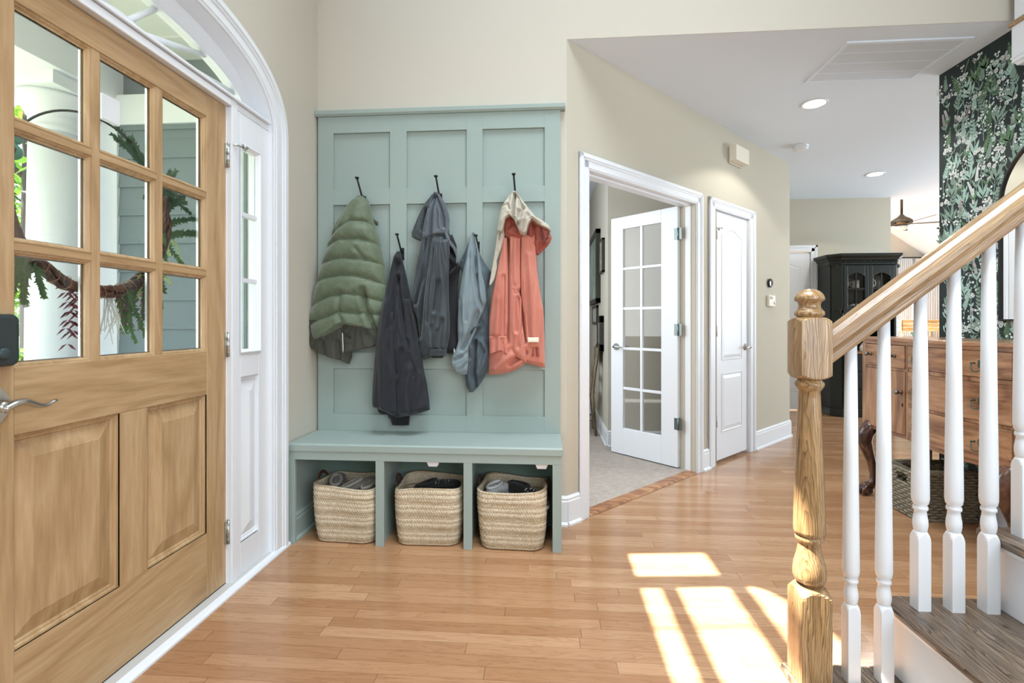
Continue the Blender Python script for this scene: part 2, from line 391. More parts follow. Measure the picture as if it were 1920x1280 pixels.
mb = MB(); sweep_board(mb, (.55, 4.5), (1.66, 4.5), (0, -1), .155); sweep_board(mb, (.55, 4.5), (.55, 7), (-1, 0), .155); sweep_board(mb, (-2.5, 7), (.55, 7), (0, -1), .155); struct('baseboard_study', mb, WHITE)
mb = MB(); sweep_board(mb, (3.46, 6.55), (4.38, 6.55), (0, -1), .165); struct('baseboard_far', mb, WHITE)
def casing(mb, a0, a1, b0, b1, ztop_in, w, fy=-.02, both=None):
    """door casing in the (s, z) plane: outer a0..a1, inner b0..b1; stepped profile"""
    zt = ztop_in+w
    for k, (in_, d) in enumerate(((0, .010), (.012, .015), (w*.62, .021))):
        # three stepped layers, the outermost the proudest
        pass
    def leg(x_in, x_out):
        s_ = 1 if x_out > x_in else -1; W = abs(x_out-x_in)
        for f0, f1, d in ((0, 1, .009), (.10, 1, .013), (.55, 1, .017), (.70, .96, .022)):
            xa, xb = sorted((x_in+s_*W*f0, x_in+s_*W*f1)); mb.box(xa, xb, -d, 0, 0, ztop_in+w*f1)
    leg(b0, a0); leg(b1, a1)
    for f0, f1, d in ((0, 1, .009), (.10, 1, .013), (.55, 1, .017), (.70, .96, .022)):
        mb.box(b0-(b0-a0)*f1, b1+(a1-b1)*f1, -d, 0, ztop_in+w*f0, ztop_in+w*f1)
# casings and jambs of the two openings in the angled wall
mb = MB(); mb.M = AM
casing(mb, .098, 1.515, .186, 1.432, 2.042, .089)
mb.box(.182, .197, -.001, .128, .0, 2.055); mb.box(1.43, 1.447, -.001, .128, 0, 2.055); mb.box(.182, 1.447, -.001, .128, 2.04, 2.058)
mb.box(.19, .205, .04, .085, .014, 2.042); mb.box(1.418, 1.432, .035, .08, .014, 2.042); mb.box(.19, 1.432, .035, .08, 2.028, 2.042)
struct('trim_1', mb, WHITE, bevel=.002)
mb = MB(); mb.M = AM
casing(mb, 1.619, 2.454, 1.722, 2.352, 2.05, .08)
mb.box(1.745, 1.762, 0, .125, 0, 2.06); mb.box(2.35, 2.367, 0, .125, 0, 2.06); mb.box(1.745, 2.367, 0, .125, 2.048, 2.06)
struct('trim_2', mb, WHITE, bevel=.002)
# wooden threshold strip between floor and carpet
mb = MB(); mb.M = AM; mb.loft([[(x, -.012, .002), (x, .0, .013), (x, .03, .016), (x, .062, .015), (x, .07, .002)] for x in (.198, 1.43)])
struct('trim_3', mb, wood('worn oak threshold', srgb(120, 76, 48), srgb(160, 112, 76), srgb(190, 146, 106), 'x', 1, .4, .1), bevel=.001)
# ------------------------------------------------------------------ closet door (door_2) and far door (door_4)
def arch_outline(x0, x1, z0, z1, rise, n=14):
    pts = [(x0, z0), (x1, z0)]
    if rise == 0: return pts+[(x1, z1), (x0, z1)]
    xs = [x1+(x0-x1)*i/n for i in range(n+1)]
    for x in xs:
        t = (x-x0)/(x1-x0); g = math.sin(PI*t)**1.6
        pts.append((x, z1-rise+rise*g))
    return pts
def inset(pts, d):
    cx = sum(p[0] for p in pts)/len(pts); xs = [p[0] for p in pts]; zs = [p[1] for p in pts]
    w_ = max(xs)-min(xs); h_ = max(zs)-min(zs); cz = (max(zs)+min(zs))/2; cx = (max(xs)+min(xs))/2
    return [(cx+(x-cx)*(w_-2*d)/w_, cz+(z-cz)*(h_-2*d)/h_) for x, z in pts]
def moulded_panel(mb, pts, y, proud=-1):
    """raised moulding ring and a raised field on a face at local y (outward = proud * y)"""
    steps = [(0, 0), (.006, .006), (.014, .001), (.022, .0015), (.045, .006)]
    rings = [[(x, y+proud*d, z) for x, z in inset(pts, i)] for i, d in steps]
    mb.loft(rings, cap=False); mb.poly(rings[-1])
def lever_set(parent, M, flip=1, mat=None, L=.11):
    mb = MB(); mb.M = M; mb.lathe([(.001, 0), (.031, 0), (.031, -.004), (.026, -.010), (.011, -.013), (.011, -.045), (.014, -.05), (.001, -.052)], axis='y', n=24)
    p = [(flip*x, -.047-.004*math.sin(x*30), .006*math.sin(x/L*2*PI)) for x in np.linspace(0, L, 12)]
    mb.tube(p, [.009, .009, .008, .008, .0075, .007, .007, .007, .0075, .008, .0075, .003], 10)
    return mb.build('door_handle', mat or NICKEL, parent)
def hinge(parent, M, mat, h=.09):
    mb = MB(); mb.M = M; mb.tube([(0, -.006, -h/2), (0, -.006, h/2)], .006, 10); mb.box(-.016, .016, -.003, .001, -h/2, h/2)
    for z in (-h*.3, 0, h*.3): mb.tube([(0, -.006, z-.001), (0, -.006, z+.001)], .0066, 10)
    mb.ball((0, -.006, h/2+.003), .0055, 6)
    return mb.build('hinge', mat, parent)
DK = paint('dark shadow gap', srgb(30, 24, 20), .9, 0)
d2 = thing('door_2', None, None, A(1.765, .03)); d2['kind'] = 'structure'
mb = MB(); mb.M = AM; mb.box(1.766, 2.347, .012, .047, .026, 2.044)
moulded_panel(mb, arch_outline(1.862, 2.235, .832, 1.925, .055), .012); moulded_panel(mb, arch_outline(1.862, 2.235, .245, .728, 0), .012)
mb.build('door_leaf', WHITE, d2, bevel=.001)
lever_set(d2, AM @ Matrix.Translation((2.30, .012, .93)), -1, L=.09)
for z in (1.857, 1.076, .347): hinge(d2, AM @ Matrix.Translation((1.764, .008, z)), NICKEL)
mb = MB(); mb.M = AM; mb.tube([(1.764, -.006, 1.90), (1.79, -.02, 1.905), (1.80, -.03, 1.90)], .003); mb.tube([(1.80, -.03, 1.90), (1.815, -.012, 1.90)], .004); mb.lathe([(.001, 0), (.009, 0), (.009, .008), (.001, .008)], (1.818, .003, 1.90), 12, 'y'); mb.build('door_stop', NICKEL, d2)
FX = 2.70
d4 = thing('door_3', None, None, (FX, 6.58, 0)); d4['kind'] = 'structure'
mb = MB(); mb.box(FX, 3.395, 6.565, 6.60, .015, 2.05)
moulded_panel(mb, arch_outline(FX+.11, 3.285, .86, 1.93, .06), 6.565); moulded_panel(mb, arch_outline(FX+.11, 3.285, .25, .72, 0), 6.565)
mb.build('door_leaf', WHITE, d4)
mb = MB(); mb.M = Matrix.Translation((0, 6.55, 0)); casing(mb, FX-.08, 3.475, FX, 3.395, 2.055, .085); struct('trim_4', mb, WHITE)
# ------------------------------------------------------------------ french door, open into the study
hx, hy = 1.025, 3.855
FM = Matrix.Translation((hx, hy, 0)) @ Matrix.Rotation(math.radians(135), 4, 'Z')     # local x along the leaf from the hinge; y>0 the face towards the camera side
d5 = thing('door_4', None, None, (hx, hy, .02)); d5['kind'] = 'structure'
LW, LT = .636, .035
gx0, gx1, gz0, gz1 = .144, .512, .245, 1.938
mb = MB(); mb.M = FM
mb.box(0, gx0, 0, LT, .022, 2.042); mb.box(gx1, LW, 0, LT, .022, 2.042); mb.box(gx0, gx1, 0, LT, .022, gz0); mb.box(gx0, gx1, 0, LT, gz1, 2.042)
mb.build('door_leaf', WHITE, d5, bevel=.003)
mb = MB(); mb.M = FM; mw = .011
xm = (gx0+gx1)/2+.004
mb.box(xm-mw, xm+mw, .004, LT-.004, gz0, gz1)
rows = 5; ph = (gz1-gz0)/rows
for k in range(1, rows): mb.box(gx0, gx1, .005, LT-.005, gz0+k*ph-mw, gz0+k*ph+mw)
mb.build('muntins', WHITE, d5, bevel=.003)
for i, (a, b) in enumerate(((gx0, xm-mw), (xm+mw, gx1))):
    for k in range(rows):
        mb = MB(); mb.M = FM; mb.box(a, b, LT/2-.002, LT/2+.002, gz0+k*ph+(mw if k else 0), gz0+(k+1)*ph-(mw if k < rows-1 else 0)); mb.build('glass_pane', GLASS, d5)
for z in (1.828, 1.087, .359):
    mb = MB(); mb.M = FM; mb.box(-.004, .0, 0, LT, z-.045, z+.045); mb.tube([(-.006, LT+.004, z-.045), (-.006, LT+.004, z+.045)], .006, 10); mb.box(0, .028, LT-.001, LT+.002, z-.045, z+.045)
    mb.box(-.036, -.006, LT-.004, LT+.002, z-.045, z+.045)
    mb.build('hinge', DNICKEL, d5)
mb = MB(); mb.M = FM
for sgn, y0 in ((1, LT), (-1, 0)):
    mb.lathe([(.001, y0), (.030, y0), (.030, y0+sgn*.005), (.012, y0+sgn*.012), (.011, y0+sgn*.042), (.001, y0+sgn*.05)], (.578, 0, .935), 20, 'y')
    mb.tube([(.578, y0+sgn*.045, .935), (.555, y0+sgn*.047, .938), (.52, y0+sgn*.045, .935), (.49, y0+sgn*.04, .931)], [.009, .008, .007, .004], 8)
mb.build('door_handle', NICKEL, d5)
# ------------------------------------------------------------------ front door (door_1)
DX = -1.385; DT = .044
d1 = thing('door_1', None, None, (DX, 1.525, .02)); d1['kind'] = 'structure'
YL, YR, ZB, ZT = 1.05, 2.0, .022, 2.076
gy = [(1.166, 1.384), (1.410, 1.630), (1.656, 1.882)]
gzr = [(1.028, 1.333), (1.357, 1.652), (1.676, 1.983)]
x0, x1 = DX-DT, DX
mb = MB(); mb.box(x0, x1, YL, gy[0][0], ZB, ZT); mb.box(x0, x1, gy[2][1], YR, ZB, ZT); mb.build('stile', DOORV, d1, bevel=.002)
mb = MB(); mb.box(x0, x1, gy[0][0], gy[2][1], gzr[2][1], ZT); mb.box(x0, x1, gy[0][0], gy[2][1], .850, gzr[0][0]); mb.box(x0, x1, gy[0][0], gy[2][1], ZB, .286); mb.build('rail', DOORH, d1, bevel=.002)
mb = MB(); mb.box(x0, x1, 1.479, 1.589, .286, .850); mb.build('mullion', DOORV, d1, bevel=.002)
def wood_bead(mb, y0, y1, z0, z1, xf, d=.012, dep=.012, s=1):
    """sloped ovolo bead round an opening on the face xf, stepping inwards"""
    st = [(0, 0), (.002, .004), (.006, .0045), (.009, .010), (d, .012)]
    rings = [[(xf-s*dd, y0+i, z0+i), (xf-s*dd, y1-i, z0+i), (xf-s*dd, y1-i, z1-i), (xf-s*dd, y0+i, z1-i)] for i, dd in st]
    r = rings+[[(xf-s*(dep+.006), *q[1:]) for q in rings[-1]]]
    mb.loft(r, cap=False)
mb = MB()
for a, b in ((gy[0][1], gy[1][0]), (gy[1][1], gy[2][0])): mb.box(x0+.006, x1-.003, a-.001, b+.001, gzr[0][0], gzr[2][1])
mb.build('muntin', DOORV, d1)
mb = MB()
for k in (0, 1): mb.box(x0+.006, x1-.0035, gy[0][0], gy[2][1], gzr[k][1]-.001, gzr[k+1][0]+.001)
mb.build('muntin', DOORH, d1)
mb = MB()
for y0, y1 in gy:
    for z0, z1 in gzr:
        wood_bead(mb, y0-.001, y1+.001, z0-.001, z1+.001, x1-.002)
mb.build('glazing_bead', DOORV, d1)
mb = MB()
for y0, y1 in gy:
    for z0, z1 in gzr:
        st = [(-.004, .0), (.004, .0), (.010, .010), (.014, .017)]
        rings = [[(x0+dd, y0+i, z0+i), (x0+dd, y1-i, z0+i), (x0+dd, y1-i, z1-i), (x0+dd, y0+i, z1-i)] for i, dd in st]; mb.loft(rings, cap=False)
mb.mi = 0
mb.box(x0-.002, x0+.003, YL, YR, ZB, 1.02)
mb.build('outer_bead', WHITE, d1)
for y0, y1 in gy:
    for z0, z1 in gzr:
        mb = MB(); mb.box(DX-.026, DX-.021, y0, y1, z0, z1); mb.build('glass_pane', GLASS, d1)
def raised_panel(name, y0, y1, z0, z1, parent, mat, xf):
    mb = MB()
    st = [(0, .0), (.0, .007), (.006, .008), (.010, .013), (.016, .0135), (.020, .018), (.066, .005), (.068, .004)]
    rings = [[(xf-dd, y0+i, z0+i), (xf-dd, y1-i, z0+i), (xf-dd, y1-i, z1-i), (xf-dd, y0+i, z1-i)] for i, dd in st]
    mb.loft(rings, cap=False); mb.poly(rings[-1]); mb.box(xf-.036, xf-.024, y0, y1, z0, z1)
    return mb.build(name, mat, parent)
raised_panel('raised_panel', 1.148, 1.479, .286, .850, d1, DOORV, x1); raised_panel('raised_panel', 1.589, 1.882, .286, .850, d1, DOORV, x1)
for z in (1.864, 1.046, .237): hinge(d1, Matrix.Translation((x1+.002, 2.004, z)) @ Matrix.Rotation(PI/2, 4, 'Z'), NICKEL, .10)
mb = MB(); mb.tube([(x1+.008, 2.005, 1.915), (x1+.03, 2.02, 1.918), (x1+.05, 2.045, 1.915)], .004); mb.tube([(x1+.05, 2.045, 1.908), (x1+.04, 2.075, 1.908)], .004, 8); mb.lathe([(.001, -.01), (.009, -.01), (.009, .01), (.001, .01)], (x1+.05, 2.055, 1.918), 12, 'y'); mb.build('door_stop', NICKEL, d1)
# deadbolt and lever
mb = MB(); yc, zc = 1.103, 1.100
prof = []
def rrect(cy, cz, w_, h_, r, n=6):
    out = []
    for (sx_, sz_, a0) in ((1, 1, 0), (-1, 1, PI/2), (-1, -1, PI), (1, -1, 3*PI/2)):
        for i in range(n+1):
            a = a0+PI/2*i/n; out.append((cy+sx_*(w_/2-r)+r*math.cos(a), cz+sz_*(h_/2-r)+r*math.sin(a)))
    return out
rings = []
for d, w_, h_ in ((0, .100, .132), (.024, .100, .132), (.032, .094, .126), (.034, .078, .11)):
    rings.append([(x1+d, a, b) for a, b in rrect(yc, zc, w_, h_, .016)])
mb.loft(rings)
db = mb.build('deadbolt', paint('dark bronze plastic', srgb(48, 58, 60), .45, .03), d1, bevel=.001)
mb = MB(); mb.lathe([(.001, .030), (.013, .030), (.013, .046), (.011, .048), (.001, .048)], (x1, yc+.004, zc-.032), 24, 'x'); mb.build('thumb_turn', paint('bronze thumb turn', srgb(56, 70, 72), .35, .02), db)
mb = MB(); zc = .935; yc = 1.108
for rr, d0, d1_ in ((.046, 0, .006), (.038, .006, .012)):
    rings = [[(x1+dd, yc+r_*math.cos(a)*(.88+.12*abs(math.cos(2*a))), zc+r_*1.18*math.sin(a)) for a in np.linspace(0, 2*PI, 48, endpoint=False)] for dd, r_ in ((d0, rr), (d1_, rr-.002))]
    mb.loft(rings)
mb.lathe([(.012, .01), (.012, .030), (.014, .034), (.014, .046), (.006, .050)], (x1, yc, zc), 20, 'x')
pp = []; rr = []
for i in range(20):
    t = i/19; pp.append((x1+.042+.004*math.sin(t*6), yc-.004+.132*t, zc-.006+.011*math.sin(t*2*PI*.98-.1)+.006*t)); rr.append(.0145*(1-.62*t)+.002*math.sin(t*PI))
mb.tube(pp, rr, 12, flat=.7); mb.build('door_handle', NICKEL, d1)
# door frame: jambs, head, sill, sidelight
mb = MB()
mb.box(-1.47, DX-.002, 2.0, 2.012, 0, 2.09); mb.box(-1.47, -1.362, 2.006, 2.044, 0, 2.111)            # hinge post
mb.box(-1.47, -1.362, 1.01, 1.048, 0, 2.105)
mb.box(-1.475, -1.359, 1.052, 2.0, 2.078, 2.108); mb.box(-1.475, -1.366, 2.046, 2.3, 2.082, 2.11)                                                        # head
mb.box(-1.478, -1.350, .73, 2.30, 2.1115, 2.124)
mb.box(-1.47, DX-DT, 1.044, 2.006, 2.0, 2.08) if False else None
mb.box(-1.50, -1.44, 1.04, 2.012, 0, .02)
struct('trim_5', mb, WHITE, bevel=.003)
mb = MB(); mb.box(-1.50, -1.345, .74, 2.32, -.01, .018); struct('trim_6', mb, paint('pale aluminium sill', srgb(196, 196, 194), .4, .02), bevel=.003)
mb = MB(); mb.box(-1.392, -1.386, 1.05, 2.0, .0185, .0225); struct('door_gap_shade', mb, DK)  # dark strip painting in the shade of the gap under the door
mb = MB(); mb.prism([(-1.345, 0), (-1.318, 0), (-1.318, .008), (-1.326, .016), (-1.345, .02)], .74, 2.41, 'y')
for i in range(len(mb.v)): pass
struct('trim_8', mb, WHITE)
# right sidelight: frame, glass, raised panel
w1 = thing('window_1', None, None, (-1.38, 2.17, .03)); w1['kind'] = 'structure'
sx = -1.366; SY0, SY1 = 2.044, 2.305; sg = (2.072, 2.206, 1.018, 1.936)
mb = MB(); mb.box(-1.41, sx, SY0, sg[0], .018, 2.08); mb.box(-1.41, sx, sg[1], SY1, .018, 2.08); mb.box(-1.41, sx, sg[0], sg[1], sg[3], 2.08); mb.box(-1.41, sx, sg[0], sg[1], .90, sg[2]); mb.box(-1.41, sx, sg[0], sg[1], .018, .16)
mb.box(-1.41, sx, sg[0], sg[1], .43, .5) if False else None
mb.build('window_frame', WHITE, w1, bevel=.002)
raised_panel('raised_panel', sg[0], sg[1]+.02, .16, .90, w1, WHITE, sx)
mb = MB()
st = [(-.012, -.006), (-.006, -.008), (.0, .0), (.006, .010)]
rings = [[(sx-dd, sg[0]+i, sg[2]+i), (sx-dd, sg[1]-i, sg[2]+i), (sx-dd, sg[1]-i, sg[3]-i), (sx-dd, sg[0]+i, sg[3]-i)] for i, dd in st]; mb.loft(rings, cap=False)
for z in (1.336, 1.634): mb.box(sx-.03, sx-.006, sg[0], sg[1], z-.009, z+.009)
mb.build('muntin', WHITE, w1)
for k in range(3):
    mb = MB(); mb.box(sx-.022, sx-.018, sg[0], sg[1], [1.018, 1.345, 1.643][k], [1.327, 1.625, 1.936][k]); mb.build('glass_pane', GLASS, w1)
# left sidelight, just outside the frame
mb = MB(); mb.box(-1.41, sx, .745, 1.01, .018, 2.08); struct('wall_left.001', mb, WHITE)
# arched casing with plinths, straight legs and curved head
mb = MB()
def casing_ring(t):   # t in 0..1 over the arch; superellipse parameter
    a = PI*t; c_, s_ = math.cos(a), math.sin(a); e = 2/2.6
    return math.copysign(abs(c_)**e, c_), abs(s_)**e
layers = ((.765, .352, .872, .442, .010), (.778, .364, .872, .442, .014), (.825, .40, .872, .442, .019), (.84, .413, .866, .437, .025))
XF = X0
for a0, b0, a1, b1, d in layers:
    rings = []
    for k in (1, -1):
        pass
    seq = [('leg', 0.0)]+[('arc', i/60) for i in range(61)]+[('leg2', 0.0)]
    for kind, t in seq:
        if kind == 'leg': yi, zi, yo, zo = AC+a0, .0, AC+a1, .0
        elif kind == 'leg2': yi, zi, yo, zo = AC-a0, .0, AC-a1, .0
        else:
            c_, s_ = casing_ring(t); yi, zi, yo, zo = AC+a0*c_, AZ+b0*s_, AC+a1*c_, AZ+b1*s_
        rings.append([(XF, yi, zi), (XF+d, yi, zi), (XF+d, yo, zo), (XF, yo, zo)])
    mb.loft(rings)
struct('trim_9', mb, WHITE, bevel=.0015)
mb = MB()            # smooth soffit lining of the arch
rings = []
for i in range(61):
    c_, s_ = casing_ring(i/60)
    rings.append([(-1.346, AC+.765*c_, AZ+.352*s_), (-1.50, AC+.765*c_, AZ+.352*s_), (-1.50, AC+.81*c_, AZ+.39*s_), (-1.346, AC+.81*c_, AZ+.39*s_)])
mb.loft(rings); mb.box(-1.47, -1.346, AC+.765, AC+.80, 0, AZ+.02); mb.box(-1.47, -1.346, AC-.80, AC-.765, 0, AZ+.02)
mb.smooth = False
struct('trim_10', mb, WHITE)
# fan transom
w2 = thing('window_2', None, None, (-1.43, AC, 2.12)); w2['kind'] = 'structure'
mb = MB(); rings = []
def fan_pt(t, a, b, z0=2.135):
    c_, s_ = math.cos(PI*t), math.sin(PI*t); return (AC+a*c_, z0+b*s_)
for i in range(61):
    t = i/60; yi, zi = fan_pt(t, .655, .175); c_, s_ = casing_ring(t); yo, zo = AC+.772*c_, max(2.12, AZ+.355*s_)
    rings.append([(-1.425, yi, zi), (-1.465, yi, zi), (-1.465, yo, zo), (-1.425, yo, zo)])
mb.loft(rings)
rings = []
for i in range(61):
    t = i/60; yi, zi = fan_pt(t, .640, .163); yo, zo = fan_pt(t, .66, .18)
    rings.append([(-1.414, yi, zi), (-1.43, yi, zi), (-1.43, yo, zo), (-1.418, yo, zo)])
mb.loft(rings); mb.box(-1.465, -1.425, AC-.76, AC+.76, 2.115, 2.140); mb.build('window_frame', WHITE, w2)
mb = MB()
for t in (.12, .28, .42, .58, .72, .88):
    y1_, z1_ = fan_pt(t, .65, .172); y0_, z0_ = fan_pt(t, .10, .03)
    mb.tube([(-1.437, y0_, z0_), (-1.437, y1_, z1_)], .011, 4)
rings = [[(-1.425, *fan_pt(i/20, .10, .03)), (-1.447, *fan_pt(i/20, .10, .03)), (-1.447, *fan_pt(i/20, .125, .05)), (-1.425, *fan_pt(i/20, .125, .05))] for i in range(21)]; mb.loft(rings)
mb.build('muntin', WHITE, w2)
mb = MB(); mb.prism([fan_pt(i/40, .65, .172) for i in range(41)], -1.444, -1.440, 'x'); mb.build('glass_pane', GLASS, w2)
# ------------------------------------------------------------------ storage bench
BX0, BX1 = -1.338, .071; BY = 2.42
bench = thing('storage_bench', 'sage green built-in bench with three open cubbies under the coats', 'bench', ((BX0+BX1)/2, 2.58, 0))
mb = MB(); mb.prism([(BY-.004, .478), (2.745, .478), (2.745, .520), (BY, .520), (BY-.006, .512), (BY-.006, .484)], BX0, BX1+.004, 'x'); mb.build('seat_top', SAGE, bench, bevel=.003)
mb = MB(); ST = [(-1.337, -1.304), (-.877, -.833), (-.423, -.379), (.024, .069)]
for a, b in ST: mb.box(a, b, BY, BY+.018, 0, .436)
mb.box(-1.337, .069, BY, BY+.018, .436, .478); mb.build('face_frame', SAGE, bench, bevel=.0015)
for a, b in ((-.864, -.846), (-.410, -.392), (.051, .069)):
    mb = MB(); mb.box(a, b, BY+.018, 2.74, 0, .478); mb.build('divider', SAGE, bench)
mb = MB(); mb.box(-1.338, -1.330, BY+.018, 2.74, .0, .478); sweep_board(mb, (-1.33, BY+.02), (-1.33, 2.73), (1, 0), .14); mb.build('side_panel', SAGE, bench)
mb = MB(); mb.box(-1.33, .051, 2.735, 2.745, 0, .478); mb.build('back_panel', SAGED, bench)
for xb in (-.585, -.03):
    mb = MB(); mb.prism([(xb-.035, .436), (xb+.035, .436), (xb+.022, .408), (xb-.022, .408)], BY+.024, BY+.06, 'y'); mb.build('bracket', WHITE, bench)
# ------------------------------------------------------------------ board and batten panel with hooks
pan = thing('wall_panelling', 'sage green board and batten panel with cap ledge and black hooks', 'wall panel', (-.63, 2.75, .52))
PB = 2.748
mb = MB(); mb.box(-1.332, .071, PB, 2.757, .52, 2.335); mb.build('back_board', SAGE, pan)
mb = MB(); BF = PB-.016
for a, b in ((-1.332, -1.24), (-.904, -.807), (-.459, -.368), (-.017, .071)): mb.box(a, b, BF, PB, .52, 2.335)
for a, b in ((2.240, 2.335), (1.824, 1.914), (.878, .971), (.52, .614)):
    for c, d in ((-1.24, -.904), (-.807, -.459), (-.368, -.017)): mb.box(c, d, BF, PB, a, b)
mb.build('batten', SAGE, pan, bevel=.0008)
mb = MB(); mb.prism([(2.757, 2.335), (2.722, 2.335), (2.712, 2.345), (2.712, 2.366), (2.757, 2.366)], -1.344, .098, 'x'); mb.build('ledge', SAGE, pan, bevel=.001)
def coat_hook(u, v, du, dv):
    """u, v: knob; the arm runs down to the plate at u+du, v+dv"""
    k = at_y(u, v, 2.655); e = at_y(u+du, v+dv, 2.70); hk = MB()
    px_ = e[0]+.004; pz = e[2]-.03
    hk.box(px_-.011, px_+.011, BF-.004, BF, pz-.035, pz+.035)
    P = [(px_, BF-.003, pz+.01), (px_, BF-.022, pz+.014), ((px_*.8+k[0]*.2), 2.70, e[2]), (px_*.4+k[0]*.6, 2.678, e[2]*.5+k[2]*.5), (k[0], 2.660, k[2]-.004)]
    Q = []
    for i in range(len(P)-1):
        for t in (0, .5): Q.append(tuple(np.array(P[i])*(1-t)+np.array(P[i+1])*t))
    Q.append(P[-1]); hk.tube(Q, [.0062]*3+[.0052]*(len(Q)-3), 10)
    hk.lathe([(.001, -.004), (.0105, -.004), (.0115, 0), (.0105, .004), (.001, .004)], (k[0], 2.657, k[2]), 16, 'z')
    hk.tube([(px_, BF-.003, pz-.02), (px_, BF-.03, pz-.03), (px_, BF-.045, pz-.022), (px_, BF-.048, pz-.005)], [.0055, .0055, .005, .0045], 10)
    hk.ball((px_, BF-.048, pz), .008, 6)
    hk.build('coat_hook', BLACKM, pan)
coat_hook(669, 333, 9, 34); coat_hook(744, 439, 6, 26); coat_hook(817, 330, 5, 32); coat_hook(963, 326, 2, 34)
coat_hook(892, 441, 1, 12)
# ------------------------------------------------------------------ hanging jackets
def poly_dist(U, V, pl):
    best = np.full(U.shape, 1e9)
    for (x0, y0), (x1, y1) in zip(pl[:-1], pl[1:]):
        dx, dy = x1-x0, y1-y0; L = dx*dx+dy*dy+1e-9
        t = np.clip(((U-x0)*dx+(V-y0)*dy)/L, 0, 1)
        best = np.minimum(best, np.hypot(U-(x0+t*dx), V-(y0+t*dy)))
    return best
def fold_noise(U, V, seed, top):
    """soft drapery: ridges fanning out from the hanging point top=(u,v)"""
    rs = np.random.RandomState(seed); ang = np.arctan2(U-top[0], V-top[1]+14); R = np.hypot(U-top[0], V-top[1])/200
    out = np.zeros_like(U)
    for k in range(5):
        f = rs.uniform(8, 30); ph = rs.uniform(0, 6.28); b = rs.uniform(-1.5, 1.5)
        out += np.sin(ang*f+ph+b*R*3+.7*np.sin(R*5+ph))/(1+f/18)
    return out/2.2
def garment(name, parent, mat, lv, y, depth, creases=(), seams=(), hem=None, noise=.004, seed=1, top=None, nu=64, nv=72, power=.5, backy=None, mats=None, matf=None, rim=None):
    """closed, padded piece of clothing whose silhouette spans lv = [(v, uL, uR)...], hanging at depth y;
       creases = [(polyline, width_px, height_m)] valleys (+) or ridges (-); seams = quilting lines"""
    lv = np.array(lv, float); v0, v1 = lv[0, 0], lv[-1, 0]
    T = np.linspace(0, 1, nv); Vr = v0+(v1-v0)*T
    L = np.interp(Vr, lv[:, 0], lv[:, 1]); R = np.interp(Vr, lv[:, 0], lv[:, 2])
    S = np.linspace(-1, 1, nu)
    S = np.sin(S*PI/2*.98)/math.sin(PI/2*.98)
    U = (L[:, None]+R[:, None])/2+(R-L)[:, None]/2*S[None, :]; V = np.repeat(Vr[:, None], nu, 1)
    if hem is not None:
        hp = np.array(hem, float); hv = np.interp(U, hp[:, 0], hp[:, 1]); vs0 = v0+(v1-v0)*.55
        k = np.clip((V-vs0)/(v1-vs0), 0, 1); V = np.where(V > vs0, vs0+k*(hv-vs0), V)
    prof = (1-np.abs(S)**2.4)**power
    wrow = np.clip((R-L)/70, .25, 1.15)
    ends = np.minimum(1, np.minimum(T/.04+.25, (1-T)/.05+.30))
    D = depth*prof[None, :]*wrow[:, None]*ends[:, None]
    top = top or ((lv[0, 1]+lv[0, 2])/2, v0)
    mask = prof[None, :]**.6
    if noise: D = D+2.0*noise*fold_noise(U, V, seed, top)*mask*np.clip(T*6, 0, 1)[:, None]
    for pl, wd, h in creases:
        d = poly_dist(U, V, pl); kf = 2.3 if wd >= 3.3 and abs(h) < .021 else 1.3; D = D-(kf*h*np.exp(-(d/(wd*.85))**2)-.25*kf*h*np.exp(-((d-wd*2)/wd)**2))*mask
    if len(seams):
        dd = np.full(U.shape, 1e9)
        for pl in seams: dd = np.minimum(dd, poly_dist(U, V, pl))
        D = D-.030*np.exp(-dd/4.5)*mask
        rs = np.random.RandomState(seed); q = np.zeros_like(U)
        for k in range(6):
            f = rs.uniform(.10, .26); q += np.sin(U*f+rs.uniform(0, 6)+np.sin(V*.05+k)*1.5)
        D = D-.0016*q*np.exp(-dd/9.0)*mask
    Yf = y-D
    pv = []; nfront = nu*nv
    for i in range(nv):
        for j in range(nu):
            p = at_y(U[i, j], V[i, j], y); pv.append((p[0], Yf[i, j], p[2]))
    by = backy if backy is not None else .016
    for i in range(nv):
        for j in range(nu):
            p = pv[i*nu+j]; pv.append((p[0], y+by*prof[j]*.9+.0015, p[2]))
    F_ = []
    for i in range(nv-1):
        for j in range(nu-1):
            a = i*nu+j; F_.append((a, a+nu, a+nu+1, a+1)); b = nfront+a; F_.append((b, b+1, b+nu+1, b+nu))
        for j in (0, nu-1):
            a = i*nu+j; F_.append((a, a+nu, nfront+a+nu, nfront+a))
    for j in range(nu-1):
        for i in (0, nv-1):
            a = i*nu+j; F_.append((a, a+1, nfront+a+1, nfront+a))
    mb = MB(); mb.smooth = True; mb.add(pv, F_)
    if matf:
        for k, f in enumerate(mb.f):
            i = (f[0] % nfront); mb.m[k] = matf(U[i//nu, i % nu], V[i//nu, i % nu])
    return mb.build(name, mats or mat, parent)
PUFF = fabric('olive green nylon', srgb(84, 98, 76), srgb(104, 118, 94), .55, 30, .25, (1, 1, 1), .3, .4)
PUFFL = fabric('dark olive lining', srgb(56, 58, 50), srgb(76, 78, 68), .7, 20, .4)
BLKF = fabric('charcoal black softshell', srgb(25, 28, 34), srgb(40, 43, 50), .7, 30, .3)
BLKR = fabric('black rib knit', srgb(20, 22, 24), srgb(30, 32, 34), .9, 60, .5, (3, 1, .2))
SLATE = fabric('dark slate nylon', srgb(28, 38, 43), srgb(50, 64, 70), .5, 16, .5, (1, 1, .25), .3, .5)
SLATEG = fabric('mid grey nylon yoke', srgb(80, 88, 96), srgb(106, 114, 122), .6, 16, .4, (1, 1, .25))
